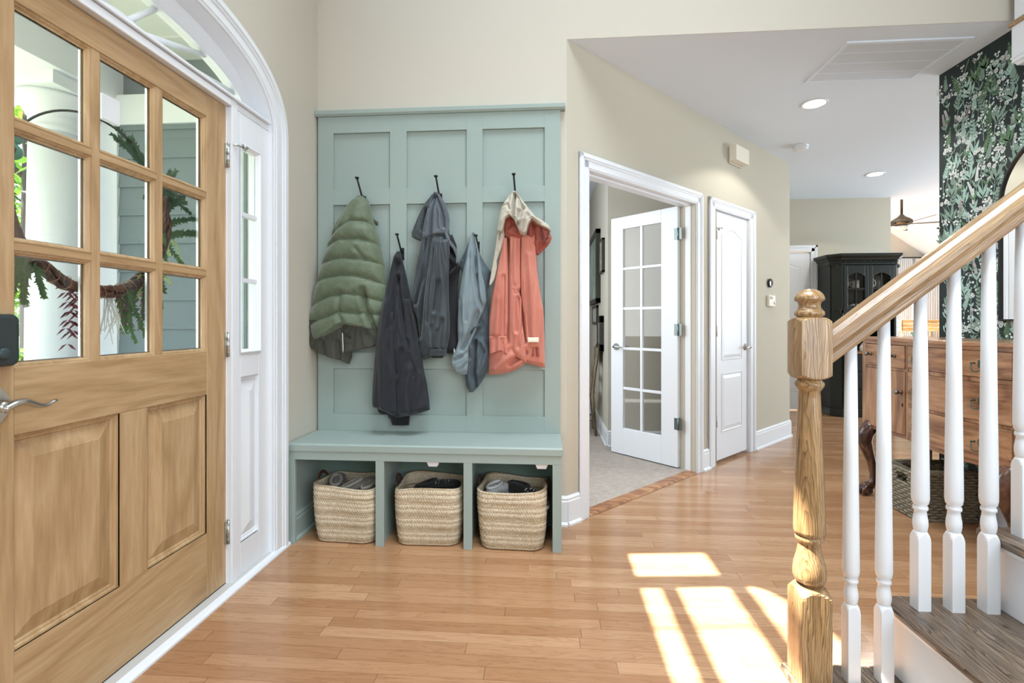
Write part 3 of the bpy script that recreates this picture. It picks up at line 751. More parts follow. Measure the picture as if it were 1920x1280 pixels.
LINB = fabric('black lining', srgb(22, 24, 28), srgb(36, 38, 42), .7, 16, .4)
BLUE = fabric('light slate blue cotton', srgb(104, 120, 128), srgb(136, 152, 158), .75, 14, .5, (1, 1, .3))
BLUED = fabric('dark slate blue nylon', srgb(56, 68, 76), srgb(84, 98, 106), .6, 16, .6, (1, 1, .4))  # darker tone than the body fabric, used for the lining
CORAL = fabric('coral orange shell', srgb(182, 108, 92), srgb(206, 136, 118), .65, 12, .35, (1, 1, .25))
CORALD = fabric('deep coral inside', srgb(132, 62, 52), srgb(168, 88, 74), .6, 18, .5)
BEIGE = fabric('pale stone lining', srgb(172, 165, 150), srgb(200, 193, 178), .7, 26, .5)
CREAM = paint('reflective cream tape', srgb(232, 226, 206), .5, .05)
YG = 2.69
# green puffer
j = thing('puffer_jacket', 'olive green quilted puffer jacket hanging on the leftmost hook', 'jacket', at_y(679, 372, 2.70))
seams = [[(600, 388), (650, 384), (672, 382), (692, 392)], [(605, 462), (628, 440), (648, 428), (665, 417), (690, 418), (712, 430)],
         [(598, 478), (628, 459), (648, 452), (680, 451), (705, 457), (718, 464)], [(588, 510), (612, 494), (632, 489), (655, 486), (690, 488), (722, 498)],
         [(585, 540), (605, 527), (625, 521), (650, 517), (680, 519), (705, 526), (728, 536)], [(580, 578), (604, 566), (628, 556), (652, 551), (680, 553), (705, 561), (730, 568)],
         [(582, 606), (604, 600), (628, 592), (648, 584), (668, 586), (700, 588), (725, 592)]]
seams = seams[1:]
garment('body', j, PUFF, [(367, 671, 679), (375, 661, 688), (385, 653, 694), (400, 644, 697), (420, 632, 702), (450, 619, 712), (480, 610, 718), (500, 603, 722), (520, 598, 725), (540, 593, 728), (560, 589, 729), (580, 585, 729), (600, 582, 728), (620, 583, 722), (645, 590, 712)],
        YG, .085, [([(690, 545), (695, 580), (705, 605), (712, 628)], 5, .014), ([(650, 551), (646, 590), (656, 610)], 5, .006), ([(640, 420), (625, 450)], 4, .004), ([(678, 470), (690, 488)], 4, .004)],
        seams, hem=[(578, 612), (590, 637), (598, 643), (620, 633), (636, 621), (650, 611), (670, 614), (690, 619), (712, 627), (730, 628)], noise=.003, seed=3, nu=110, nv=150, power=.45)
garment('lining', j, PUFFL, [(596, 577, 650), (620, 578, 656), (640, 579, 661), (686, 583, 660)], YG-.002, .05, [([(612, 640), (615, 665)], 4, .010), ([(640, 640), (642, 680)], 4, .008)],
        hem=[(577, 640), (585, 651), (598, 656), (615, 667), (635, 673), (655, 682), (662, 664)], noise=.004, seed=5)
garment('lining', j, PUFFL, [(604, 641, 716), (662, 642, 712)], YG-.012, .050, [([(650, 625), (660, 632)], 4, .008)], hem=[(640, 661), (650, 661), (665, 657), (685, 653), (700, 649), (716, 640)], noise=.004, seed=6)
garment('zip_tape', j, NICKEL, [(622, 640.5, 643), (661, 641.5, 644.5)], YG-.055, .006, noise=0, nu=8, nv=12)
garment('collar', j, PUFFL, [(366, 676, 682), (378, 684, 691), (388, 688, 692), (410, 696, 700), (416, 699, 709), (422, 705, 708)], YG+.012, .02, noise=0, nu=20, nv=30)
# black softshell
j = thing('softshell_jacket', 'long black jacket on the low hook between the green puffer and the slate raincoat', 'jacket', at_y(746, 472, 2.70))
garment('body', j, BLKF, [(471, 744, 750), (480, 739, 753), (500, 734, 758), (520, 729, 763), (540, 724, 767), (560, 719, 770), (580, 713, 774), (600, 711, 779), (620, 708, 782), (650, 706, 787), (680, 703, 792), (700, 702, 795), (730, 700, 801), (762, 699, 805), (784, 699, 806)],
        YG-.015, .07, [([(747, 495), (744, 560), (740, 620), (743, 690), (748, 770)], 6, .022), ([(749, 520), (756, 570), (768, 620), (776, 650)], 4, .012), ([(730, 570), (724, 640), (727, 760)], 10, -.010), ([(752, 700), (760, 655)], 4, .006), ([(775, 690), (768, 730), (772, 770)], 8, -.008)],
        hem=[(698, 762), (710, 765), (725, 770), (740, 778), (748, 781), (760, 779), (780, 776), (806, 768)], noise=.005, seed=8, nu=90, nv=110)
garment('sleeve', j, BLKF, [(762, 708, 770), (772, 709, 768), (785, 727, 768)], YG, .04, noise=.002, seed=2, hem=[(708, 769), (727, 774), (731, 784), (768, 784)])
garment('sleeve', j, BLKF, [(585, 718, 736), (620, 714, 741), (660, 709, 743), (700, 705, 745), (740, 702, 746), (768, 700, 748)], YG-.062, .055, [([(728, 620), (722, 700), (724, 760)], 6, -.006)], hem=[(698, 761), (712, 766), (730, 772), (748, 780)], noise=.004, seed=9, nu=60, nv=70)
garment('sleeve', j, BLKF, [(560, 757, 768), (600, 758, 777), (650, 759, 785), (700, 758, 793), (740, 756, 799), (770, 756, 803)], YG-.060, .05, [([(764, 640), (766, 668), (778, 700)], 4, .005), ([(790, 700), (780, 765)], 5, -.006)], hem=[(754, 778), (780, 775), (806, 767)], noise=.004, seed=10, nu=60, nv=70)
garment('cuff', j, BLKR, [(774, 730, 769), (785, 732, 768), (797, 736, 767)], YG-.005, .045, noise=.001, seed=4, nu=40, nv=20)
# dark slate raincoat
j = thing('raincoat', 'dark slate hooded raincoat with grey yoke on the centre hook', 'jacket', at_y(818, 364, 2.70))
garment('lining', j, LINB, [(440, 838, 848), (460, 836, 856), (480, 834, 857), (492, 834, 859), (498, 834, 865), (508, 834, 862), (540, 834, 858), (600, 832, 859), (662, 828, 860)], YG, .04, [([(840, 480), (862, 498), (846, 515)], 4, -.014), ([(846, 470), (856, 490)], 4, .008)], noise=.004, seed=11)
garment('body', j, SLATE, [(440, 792, 843), (460, 789, 843), (482, 784, 843), (521, 776, 841), (556, 771, 839), (576, 775, 840), (598, 783, 843), (630, 786, 843), (674, 787, 838)],
        YG-.012, .06, [([(812, 440), (806, 500), (797, 560), (790, 630)], 4, .022), ([(803, 440), (796, 520), (783, 570)], 4, .014), ([(783, 480), (779, 560), (788, 600)], 4, -.004), ([(822, 470), (816, 530), (812, 600)], 7, .008), ([(797, 450), (788, 520), (778, 560)], 3, .008), ([(836, 450), (838, 520)], 3, .008)],
        hem=[(770, 672), (786, 671), (796, 674), (815, 669), (838, 662), (850, 660)], noise=.006, seed=12, nu=90, nv=110)
garment('hood', j, SLATEG, [(361, 814, 821), (368, 811, 824), (375, 807, 828), (390, 802, 834), (410, 797, 838), (430, 793, 842), (448, 791, 843)],
        YG-.022, .058, [([(817, 368), (811, 400), (809, 446)], 3.2, .022), ([(820, 366), (832, 400), (835, 425)], 3.5, .010), ([(826, 380), (838, 418)], 4, -.006), ([(814, 366), (803, 400), (797, 435)], 2.5, .014), ([(819, 380), (824, 430)], 2.5, .008)],
        hem=[(788, 452), (800, 447), (812, 443), (843, 439)], noise=.004, seed=13, nu=80, nv=60)
garment('hood_flap', j, SLATE, [(363, 811, 816), (372, 804, 814), (380, 797, 812), (395, 789, 808), (410, 782, 804), (425, 777, 800), (442, 772, 797), (453, 772, 792)], YG-.018, .035, [([(800, 395), (795, 430)], 4, .010)], hem=[(771, 443), (780, 449), (792, 453)], noise=.004, seed=14)
garment('placket', j, SLATEG, [(363, 819, 823), (380, 826, 834), (400, 832, 841), (412, 835, 843), (430, 834, 842), (436, 833, 839), (450, 837, 844), (458, 842, 850), (466, 849, 856), (480, 855, 858), (494, 855, 858)], YG-.05, .014, noise=.001, seed=15, nu=24, nv=60)
garment('sleeve', j, SLATE, [(448, 811, 842), (480, 811, 842), (520, 808, 841), (560, 804, 841), (600, 801, 843), (625, 797, 843), (650, 800, 839), (658, 805, 836)],
        YG-.062, .05, [([(813, 470), (811, 540), (803, 610)], 3, .010), ([(822, 620), (818, 655)], 3.5, .005), ([(811, 612), (812, 650)], 3.5, .004), ([(830, 600), (826, 650)], 4, .006), ([(823, 530), (817, 580)], 5, .008)], noise=.005, seed=16, nu=70, nv=90)
garment('cuff', j, SLATE, [(654, 804, 837), (667, 806, 836)], YG-.066, .048, [([(u_, 652), (u_, 668)], 1.2, .004) for u_ in range(806, 836, 4)], noise=0, nu=80, nv=16)
garment('cuff', j, LINB, [(663, 806, 836), (671, 811, 830)], YG-.052, .055, noise=0, nu=30, nv=10)
mb = MB(); p = at_y(852, 657, 2.655); mb.box(p[0]-.004, p[0]+.004, 2.645, 2.65, p[2]-.012, p[2]+.012); mb.build('zip_pull', NICKEL, j, bevel=.002)
# slate blue jacket
j = thing('denim_jacket', 'light slate blue jacket bunched up beside the coral coat', 'jacket', at_y(887, 438, 2.70))
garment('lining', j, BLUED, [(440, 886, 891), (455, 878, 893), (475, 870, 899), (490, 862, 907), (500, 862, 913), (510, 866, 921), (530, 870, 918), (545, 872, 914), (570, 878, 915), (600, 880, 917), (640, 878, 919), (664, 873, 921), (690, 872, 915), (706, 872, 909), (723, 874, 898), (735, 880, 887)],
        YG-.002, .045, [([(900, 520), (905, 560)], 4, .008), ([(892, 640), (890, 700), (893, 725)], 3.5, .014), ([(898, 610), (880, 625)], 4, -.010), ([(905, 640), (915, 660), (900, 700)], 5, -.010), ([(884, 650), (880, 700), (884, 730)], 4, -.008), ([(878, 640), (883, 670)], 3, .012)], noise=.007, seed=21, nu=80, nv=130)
garment('body', j, BLUE, [(436, 884, 890), (450, 880, 893), (470, 876, 897), (490, 873, 901), (510, 868, 905), (540, 863, 910), (565, 860, 912), (587, 859, 905), (600, 858, 898), (619, 858, 893), (640, 859, 884), (652, 856, 880), (667, 848, 879), (684, 847, 880), (697, 856, 879), (702, 866, 876)],
        YG-.028, .055, [([(888, 440), (892, 500), (899, 560), (910, 590)], 3.2, .014), ([(880, 500), (874, 560), (866, 620)], 8, -.004), ([(897, 585), (885, 622), (868, 655)], 4, .010), ([(884, 445), (880, 520), (876, 600)], 3, .005), ([(893, 470), (896, 540), (902, 580)], 2.5, .006), ([(864, 560), (868, 620), (862, 660)], 3, .005), ([(852, 675), (866, 668), (876, 660)], 3, .010), ([(858, 693), (868, 690), (875, 680)], 2.5, .008)], noise=.006, seed=22, nu=90, nv=120)
# coral coat
j = thing('rain_jacket', 'coral orange jacket with pale stone hood on the rightmost hook', 'jacket', at_y(964, 362, 2.70))
garment('body', j, CORAL, [(425, 952, 994), (440, 946, 1002), (465, 941, 1005), (489, 935, 1007), (515, 930, 1008), (540, 925, 1012), (560, 921, 1015), (580, 919, 1018), (600, 917, 1020), (640, 917, 1021), (704, 916, 1022)],
        YG, .065, [([(953, 445), (953, 560), (952, 640)], 5, .022), ([(976, 450), (978, 560), (984, 640)], 3.5, .018), ([(960, 680), (985, 660)], 5, .010), ([(930, 690), (960, 665)], 6, -.008)],
        hem=[(915, 702), (930, 702), (950, 699), (970, 692), (986, 680), (1000, 684), (1022, 689)], noise=.004, seed=31, nu=90, nv=110)
garment('sleeve', j, CORAL, [(445, 944, 951), (470, 940, 951), (520, 930, 953), (560, 923, 953), (600, 918, 953), (633, 917, 950)], YG-.056, .05, [([(945, 520), (942, 630)], 4, .008), ([(935, 560), (930, 630)], 6, -.004)], noise=.004, seed=32, nu=60, nv=80)
garment('cuff', j, CORAL, [(630, 917, 950), (640, 918, 953), (667, 918, 955)], YG-.060, .052, [([(930, 634), (928, 662)], 3.5, .004), ([(942, 636), (945, 662)], 3.5, .005)], hem=[(917, 664), (930, 660), (940, 656), (954, 667)], noise=.003, seed=33, nu=50, nv=30)
garment('sleeve', j, CORAL, [(440, 956, 976), (500, 957, 975), (540, 957, 976), (548, 958, 973), (560, 957, 978), (600, 956, 978), (640, 959, 985), (676, 962, 988)], YG-.070, .045, [([(960, 545), (968, 549), (975, 543)], 2.4, .012), ([(966, 450), (966, 530)], 4, -.003), ([(972, 560), (969, 620)], 3.5, .008), ([(982, 600), (972, 650)], 3.5, .006)], hem=[(955, 664), (965, 667), (975, 672), (990, 682)], noise=.004, seed=34, nu=60, nv=80)
garment('sleeve', j, CORAL, [(440, 977, 1003), (500, 976, 1006), (550, 977, 1012), (580, 980, 1019), (600, 984, 1019), (630, 989, 1013), (651, 991, 1011)], YG-.064, .055, [([(993, 480), (997, 560), (1000, 630)], 6, -.006)], noise=.003, seed=35, nu=70, nv=90)
garment('reflective_tab', j, CREAM, [(632.5, 989, 1010), (641.5, 990, 1010)], YG-.096, .008, noise=0, nu=16, nv=8, power=.2)
garment('sleeve_lining', j, CORALD, [(648, 991, 1011), (668, 986, 1012)], YG-.052, .05, [([(1003, 648), (1004, 668)], 3.5, .004)], noise=.006, seed=36, nu=40, nv=24)
garment('hood_lining', j, CORALD, [(404, 952, 966), (415, 946, 972), (430, 945, 979), (440, 946, 984), (447, 955, 980), (451, 960, 970)], YG-.062, .05, [([(954, 430), (962, 420)], 3, .008), ([(950, 440), (965, 447)], 3, .006)], noise=.003, seed=37, nu=50, nv=40)
garment('hood_lining', j, CORALD, [(412, 990, 1006), (425, 989, 1020), (436, 987, 1031), (446, 988, 1035), (454, 993, 1032), (462, 1000, 1026), (470, 1004, 1018), (478, 1006, 1010)], YG-.048, .055, [([(1013, 425), (1018, 450), (1028, 436)], 2.5, .012), ([(1010, 470), (1025, 450)], 3, .008), ([(1000, 425), (1003, 450)], 4, .008)], noise=.004, seed=38, nu=60, nv=50)
garment('hood', j, BEIGE, [(359, 962, 967), (369, 953, 975), (386, 942, 987), (400, 938, 999), (410, 936, 1006), (425, 934, 1020), (434, 933, 1030), (450, 932, 1033)],
        YG-.040, .085, [([(966, 366), (964, 400), (964, 418)], 3, .030), ([(972, 372), (980, 395), (978, 412)], 4, .022), ([(944, 388), (952, 386), (957, 398)], 2.5, .010), ([(985, 385), (990, 400), (1010, 420)], 4, -.010), ([(974, 400), (972, 430)], 3, .018), ([(984, 404), (978, 440)], 4, -.014)],
        hem=[(931, 436), (943, 440), (946, 428), (949, 414), (957, 408), (965, 415), (970, 428), (976, 441), (983, 445), (988, 440), (992, 424), (998, 416), (1008, 424), (1020, 430), (1034, 436)], noise=.004, seed=39, nu=110, nv=80, power=.4)
garment('collar', j, BEIGE, [(425, 934, 947), (440, 932, 946), (465, 929, 940), (489, 925, 931), (500, 923, 932), (523, 919, 927), (534, 917, 920)], YG-.060, .02, [([(938, 434), (936, 450)], 1.5, .010)], noise=.003, seed=40, nu=30, nv=50)
mb = MB(); p = [at_y(u, v, 2.585) for u, v in ((1014, 430), (1017, 448), (1019, 455), (1026, 446), (1029, 437))]; mb.tube(p, .0028, 6); mb.build('drawcord', BLACKM, j)
# ------------------------------------------------------------------ rope baskets
def rope_mat():
    m = NT('braided seagrass'); tc = m.n('TexCoord'); sx = m.n('SeparateXYZ'); m.l(tc.outputs['Object'], sx.inputs[0])
    X, Y, Z = sx.outputs
    a = m.math('ADD', X, Y); k = m.math('MULTIPLY', m.math('ABSOLUTE', m.math('SUBTRACT', m.math('FRACT', m.math('DIVIDE', Z, .0236)), .5)), .024)
    w_ = m.math('SINE', m.math('MULTIPLY', m.math('ADD', m.math('ADD', a, 0), k), 480))
    n = m.noise(m.coord(), 90, 4, .7); n2 = m.noise(m.coord('Object', (1, 1, 4)), 9, 3)
    band = m.n('TexWhiteNoise', noise_dimensions='1D')
    zz = m.math('FRACT', m.math('DIVIDE', m.math('SUBTRACT', Z, .012), .0708)); bd = m.math('LESS_THAN', zz, .16)
    c = m.ramp(n, [(.25, srgb(184, 167, 140)), (.5, srgb(218, 203, 177)), (.75, srgb(240, 229, 207))])
    c = m.mix(m.math('MULTIPLY', bd, m.math('ADD', .25, m.math('MULTIPLY', n2, .6))), c, srgb(140, 112, 70))
    m.set(col=m.mix(m.math('MULTIPLY', m.math('MAXIMUM', m.math('MULTIPLY', w_, -1), 0), .35), c, srgb(120, 96, 62)), rough=.85, spec=.2)
    m.bump(m.math('ADD', m.math('MULTIPLY', w_, .5), m.math('MULTIPLY', n, .6)), .5, .004); return m.mat
ROPE = rope_mat(); LEATHER = paint('dark brown leather', srgb(70, 42, 34), .5, .2, 80)
def rr(w_, d_, r, n=120):
    out = []
    per = [(w_/2-r, d_/2-r, 0), (-w_/2+r, d_/2-r, PI/2), (-w_/2+r, -d_/2+r, PI), (w_/2-r, -d_/2+r, 3*PI/2)]
    pts = []
    for cx, cy, a0 in per:
        for i in range(13):
            a = a0+PI/2*i/12; pts.append((cx+r*math.cos(a), cy+r*math.sin(a), math.cos(a), math.sin(a)))
    P = np.array(pts+[pts[0]]); seg = np.hypot(np.diff(P[:, 0]), np.diff(P[:, 1])); s_ = np.concatenate([[0], np.cumsum(seg)])
    t = np.linspace(0, s_[-1], n, endpoint=False)
    return np.stack([np.interp(t, s_, P[:, k]) for k in range(4)], 1), t
def rope_basket(label, cx, cy, w_, d_, h_, rz=0, seed=0):
    root = thing('woven_basket', label, 'basket', (cx, cy, .002), rz, 'woven baskets in the bench cubbies', world=False)
    mb = MB(); mb.smooth = True; rings = []; NR = 110; N_ = 300; rs = np.random.RandomState(seed); ph = rs.uniform(0, 6, 6)
    def ring(t, off, inner=False):
        bulge = 1-.10*(1-t)**2+.02*math.sin(PI*t)
        P, s_ = rr(w_*bulge, d_*bulge, .062, N_)
        z = h_*t; coil = abs(math.sin(PI*z/.0236))**.6
        ang = np.linspace(0, 2*PI, N_, endpoint=False)
        wob = .004*np.sin(2*ang+ph[0]+3*t)+.003*np.sin(3*ang+ph[1])+.002*np.sin(5*ang+t*5)
        br = .0012*np.sin(s_*2*PI/.014+(z/.0236)*PI) if not inner else 0
        k = off+.0045*coil+br+wob*t
        dip = (.010*np.cos(2*ang+ph[2])+.004*np.sin(3*ang+ph[3]))*t**4
        return [(P[i, 0]+P[i, 2]*k[i], P[i, 1]+P[i, 3]*k[i], z+dip[i]) for i in range(N_)]
    for q in (.02, .5, .85): 
        r0 = ring(0, 0); rings.append([(x*q, y*q, 0) for x, y, z in r0])
    for i in range(NR): t = (i/(NR-1)); rings.append([(x, y, max(z, .0)+ (0 if i else .004)) for x, y, z in ring(t, -.004 if i else -.012)])
    for i in range(46): t = 1-.92*i/45; rings.append([(x, y, z) for x, y, z in ring(t, -.018, True)])
    r0 = ring(.08, -.018, True); rings.append([(x*.5, y*.5, .02) for x, y, z in r0]); rings.append([(x*.02, y*.02, .02) for x, y, z in r0])
    mb.loft(rings); mb.build('basket_body', ROPE, root)
    for sx_ in (-1, 1):
        mb = MB(); pts = []
        for i in range(15):
            a = PI*i/14; pts.append((sx_*(w_/2-.004+.012*math.sin(a)), -.055*math.cos(a), h_-.03+.062*math.sin(a)))
        pts = [(sx_*(w_/2+.012), -.055, h_-.085)]+pts+[(sx_*(w_/2+.012), .055, h_-.085)]
        mb.tube(pts, .009, 8, flat=.5); mb.build('handle', LEATHER, root)
    return root
rope_basket('seagrass basket with grey slippers in the left cubby by the door', -1.052, 2.572, .352, .285, .292, math.radians(-3), 1)
rope_basket('seagrass basket holding a black shoe in the middle cubby', -.618, 2.572, .358, .285, .290, math.radians(1.5), 2)
rope_basket('seagrass basket with black and white shoes in the right cubby', -.178, 2.560, .352, .295, .295, math.radians(-2), 3)
SLIP = fabric('grey suede', srgb(96, 92, 84), srgb(120, 116, 106), .9, 40, .3, (1, 1, 1)); SLIPF = fabric('fluffy grey trim', srgb(140, 136, 126), srgb(170, 166, 156), .95, 120, .8, (1, 1, 1))
def shoe(name, label, cat, loc, rz, tilt, mat, trim, L=.24, laces=None, sole=None, grp=None, roll=0):
    o = thing(name, label, cat, loc, rz, grp, world=False); o.rotation_euler = (roll, tilt, rz)
    def sec(x, w_, h0, h1): 
        n = 20; return [(x, w_*math.cos(2*PI*i/n)*(.86 if math.sin(2*PI*i/n) < 0 else 1), h0+(h1-h0)*(.5+.5*math.sin(2*PI*i/n))) for i in range(n)]
    X = [0, .01, .03, .07, .11, .15, .19, .22, .236, .24]; Wd = [.010, .024, .031, .033, .034, .040, .044, .036, .020, .006]; H = [.03, .055, .066, .066, .064, .060, .048, .036, .024, .014]
    mb = MB(); mb.smooth = True; mb.loft([sec(x*L/.24, w_, .0, h) for x, w_, h in zip(X, Wd, H)]); mb.build('upper', mat, o)
    mb = MB(); mb.tube([(L*(.26+.24*math.cos(a)), .026*math.sin(a), .063+.006*math.cos(a)) for a in np.linspace(0, 2*PI, 24)], .008, 8); mb.build('collar', trim, o)
    mb = MB(); mb.loft([[(x*L/.24, -w_*1.06, z) for x, w_ in zip(X, Wd)]+[(x*L/.24, w_*1.06, z) for x, w_ in list(zip(X, Wd))[::-1]] for z in (-.012, .006)]); mb.build('sole', sole or trim, o)
    if laces:
        mb = MB()
        for k in range(5):
            x = .12+.017*k; mb.tube([(x, -.026, .052-.002*k), (x+.004, 0, .0655-.0035*k), (x, .026, .052-.002*k)], .004, 6)
        mb.build('laces', laces, o)
    return o
SG = 'grey slippers in the left basket'
shoe('slipper', 'grey slipper lying leftmost in the left basket', 'slipper', (-1.125, 2.50, .225), 1.9, -.15, SLIP, SLIPF, .22, grp=SG)
shoe('slipper', 'grey slipper lying aslant in the middle of the left basket', 'slipper', (-1.075, 2.485, .215), .45, -.28, SLIP, SLIPF, .24, grp=SG)
shoe('slipper', 'dark grey slipper at the right in the left basket', 'slipper', (-.965, 2.475, .220), 1.2, -.1, SLIP, SLIPF, .22, grp=SG)
BSH = fabric('black shoe upper', srgb(24, 24, 26), srgb(44, 44, 46), .7, 50, .4, (1, 1, 1)); WSH = paint('white rubber and laces', srgb(205, 208, 210), .6, .1)
shoe('sneaker', 'black shoe with grey laces in the middle basket', 'shoe', (-.70, 2.56, .205), .1, -.25, BSH, BSH, .25, laces=paint('grey lace', srgb(120, 120, 120), .8, .1), sole=BSH)
shoe('sneaker', 'black and white sneaker at the right of the right basket', 'shoe', (-.215, 2.60, .235), -.5, .12, BSH, BSH, .25, laces=WSH, sole=WSH)
shoe('sneaker', 'pale sneaker toe peeking over the left rim of the right basket', 'shoe', (-.31, 2.50, .228), .9, -.02, fabric('pale grey mesh', srgb(170, 172, 172), srgb(200, 202, 200), .8, 50, .3, (1, 1, 1)), WSH, .2, sole=WSH)
# ------------------------------------------------------------------ staircase
RISE, RUN, SX, SY = .197, .2505, .69, 1.41
stair = thing('staircase', 'stairs with stained oak treads and white risers climbing to the right', 'staircase', (1.6, .9, 0))
NS = 9
for k in range(NS):
    xn = SX+k*RUN-.03 if k else .648; xe = SX+(k+1)*RUN+.02; z = RISE*(k+1)
    mb = MB(); prof = [(xn+.010, z-.028), (xn+.002, z-.022), (xn, z-.014), (xn+.002, z-.006), (xn+.010, z), (xe, z), (xe, z-.028)]
    mb.prism(prof, .42, SY, 'y'); mb.build('tread', OAKT, stair, bevel=.004)
    mb = MB(); mb.box(xn+.022, xn+.036, .42, SY-.022, z-RISE, z-.028); mb.prism([(xn+.022, z-.028), (xn+.008, z-.028), (xn+.012, z-.040), (xn+.022, z-.046)], .42, SY-.022, 'y'); mb.build('riser', WHITE, stair)
    mb = MB(); mb.box(xn+.036, xe+.02 if k < NS-1 else xe, SY-.04, SY-.022, 0, z-.028); mb.build('stringer', WHITE, stair)
rail_ = thing('stair_railing', 'oak newel post and handrail with white turned balusters', 'stair railing', (.696, 1.351, .197))
RY = 1.351
def chamfer_block(mb, cx, cy, w_, z0, z1, r_top=None, r_bot=None, n=6, lift=.03):
    """square block whose faces curve in to a round neck at the ends (lamb's tongue)"""
    def ring(k, z):   # k 0 square .. 1 circle of radius r
        out = []
        for i in range(32):
            a = 2*PI*i/32+PI/4; c_, s_ = math.cos(a), math.sin(a); m_ = max(abs(c_), abs(s_))
            R_ = w_/2/m_; r = min(R_, w_/2*1.36); out.append((r, c_, s_))
        return out
    base = ring(0, 0); rings = []
    def mk(z, lim): return [(cx+min(r, lim)*c_, cy+min(r, lim)*s_, z) for r, c_, s_ in base]
    if r_bot is not None:
        for i in range(n): t = i/n; rings.append(mk(z0+lift*(t**1.5), r_bot+(w_*.72-r_bot)*t))
        rings.append(mk(z0+lift*1.02, w_*.72))
    else: rings.append(mk(z0, w_))
    if r_top is not None:
        rings.append(mk(z1-lift*1.02, w_*.72))
        for i in range(n, -1, -1): t = i/n; rings.append(mk(z1-lift*(t**1.5), r_top+(w_*.72-r_top)*t))
    else: rings.append(mk(z1, w_))
    mb.loft(rings)
mb = MB(); NXc = .697
chamfer_block(mb, NXc, RY, .0795, .197, .447, r_top=.030, lift=.030)
chamfer_block(mb, NXc, RY, .0795, .995, 1.158, r_top=.034, r_bot=.034, lift=.014)
mb.lathe([(.024, .440), (.024, .452), (.036, .458), (.0395, .470), (.040, .485), (.037, .505), (.031, .528), (.0275, .548), (.0265, .560), (.030, .563), (.0345, .568), (.0345, .576), (.031, .581), (.0375, .584), (.0385, .592), (.038, .62), (.036, .68), (.033, .78), (.029, .88), (.0265, .945), (.0255, .962), (.029, .967), (.034, .974), (.036, .981), (.034, .986), (.029, .990), (.030, 1.0)], (NXc, RY, 0), 40)
mb.build('newel_post', OAKP, rail_)
mb = MB(); mb.lathe([(.030, 1.150), (.030, 1.160), (.0345, 1.163), (.036, 1.168), (.0345, 1.174), (.031, 1.177), (.027, 1.183), (.0255, 1.190), (.028, 1.198), (.0345, 1.203), (.036, 1.206), (.0345, 1.214), (.030, 1.222), (.022, 1.229), (.012, 1.233), (.001, 1.234)], (NXc, RY, 0), 40); mb.build('newel_cap', OAKP, rail_)
SL = .778
def railz(x): return 1.145-.0378*RY+SL*(x-.5586*RY)
mb = MB(); prof = []       # handrail cross-section in (y, normal)
top = [(-.031, -.004), (-.032, .008), (-.028, .020), (-.018, .030), (-.006, .034), (.006, .034), (.018, .030), (.028, .020), (.032, .008), (.031, -.004)]
bot = [(.026, -.010), (.023, -.018), (.026, -.030), (.024, -.038), (-.024, -.038), (-.026, -.030), (-.023, -.018), (-.026, -.010)]
prof = top+bot
a = math.atan(SL); rings = []
for x in (NXc+.032, 3.0):
    rings.append([(x, RY+p, railz(x)+q/math.cos(a)*1.0) for p, q in prof])
mb.smooth = False; mb.loft(rings)
fr_ = Matrix.Translation((NXc, RY, railz(NXc))) @ Matrix.Rotation(-a, 4, 'Y'); inv_ = fr_.inverted(); mb.v = [tuple(inv_ @ Vector(p)) for p in mb.v]
hr = mb.build('handrail', OAKR, None, bevel=.003); hr.parent = rail_; hr.matrix_local = world_of(rail_).inverted() @ fr_
BP = [(.0, 0)]
def baluster(x, z):
    mb = MB(); ztop = railz(x)-.044
    chamfer_block(mb, x, RY, .0325, z, z+.205, r_top=.0125, lift=.024, n=5)
    q = z+.198
    mb.lathe([(.0115, q), (.0150, q+.010), (.0168, q+.022), (.0165, q+.034), (.0140, q+.050), (.0130, q+.060), (.0165, q+.063), (.0165, q+.070), (.0135, q+.074), (.0175, q+.080), (.0195, q+.092), (.0192, q+.15), (.0165, q+.40), (.0135, ztop)], (x, RY, 0), 24, cap=True)
    return mb.build('baluster', WHITE, rail_)
for k, x in enumerate([.803, .886, .977, 1.060, 1.145, 1.228, 1.312, 1.396, 1.479, 1.562, 1.646, 1.73]):
    baluster(x, RISE*(1 if x < .94 else int((x-.94)/RUN)+2))
# hanging newel drop of the upper landing
nd = thing('newel_drop', 'white post end with oak band hanging from the header at the right edge', 'newel post', (2.47, 2.66, 2.48))
mb = MB(); mb.box(2.425, 2.515, 2.64, 2.73, 2.50, 2.69); mb.box(2.432, 2.508, 2.647, 2.723, 2.715, 3.75); mb.loft([[(2.43, 2.645, 2.50), (2.51, 2.645, 2.50), (2.51, 2.725, 2.50), (2.43, 2.725, 2.50)], [(2.44, 2.655, 2.482), (2.50, 2.655, 2.482), (2.50, 2.715, 2.482), (2.44, 2.715, 2.482)]]); mb.box(2.421, 2.519, 2.636, 2.734, 2.52, 2.53)
mb.build('post', WHITE, nd, bevel=.003)
mb = MB(); mb.box(2.412, 2.528, 2.627, 2.743, 2.69, 2.715); mb.build('band', OAKR, nd, bevel=.01, seg=3)
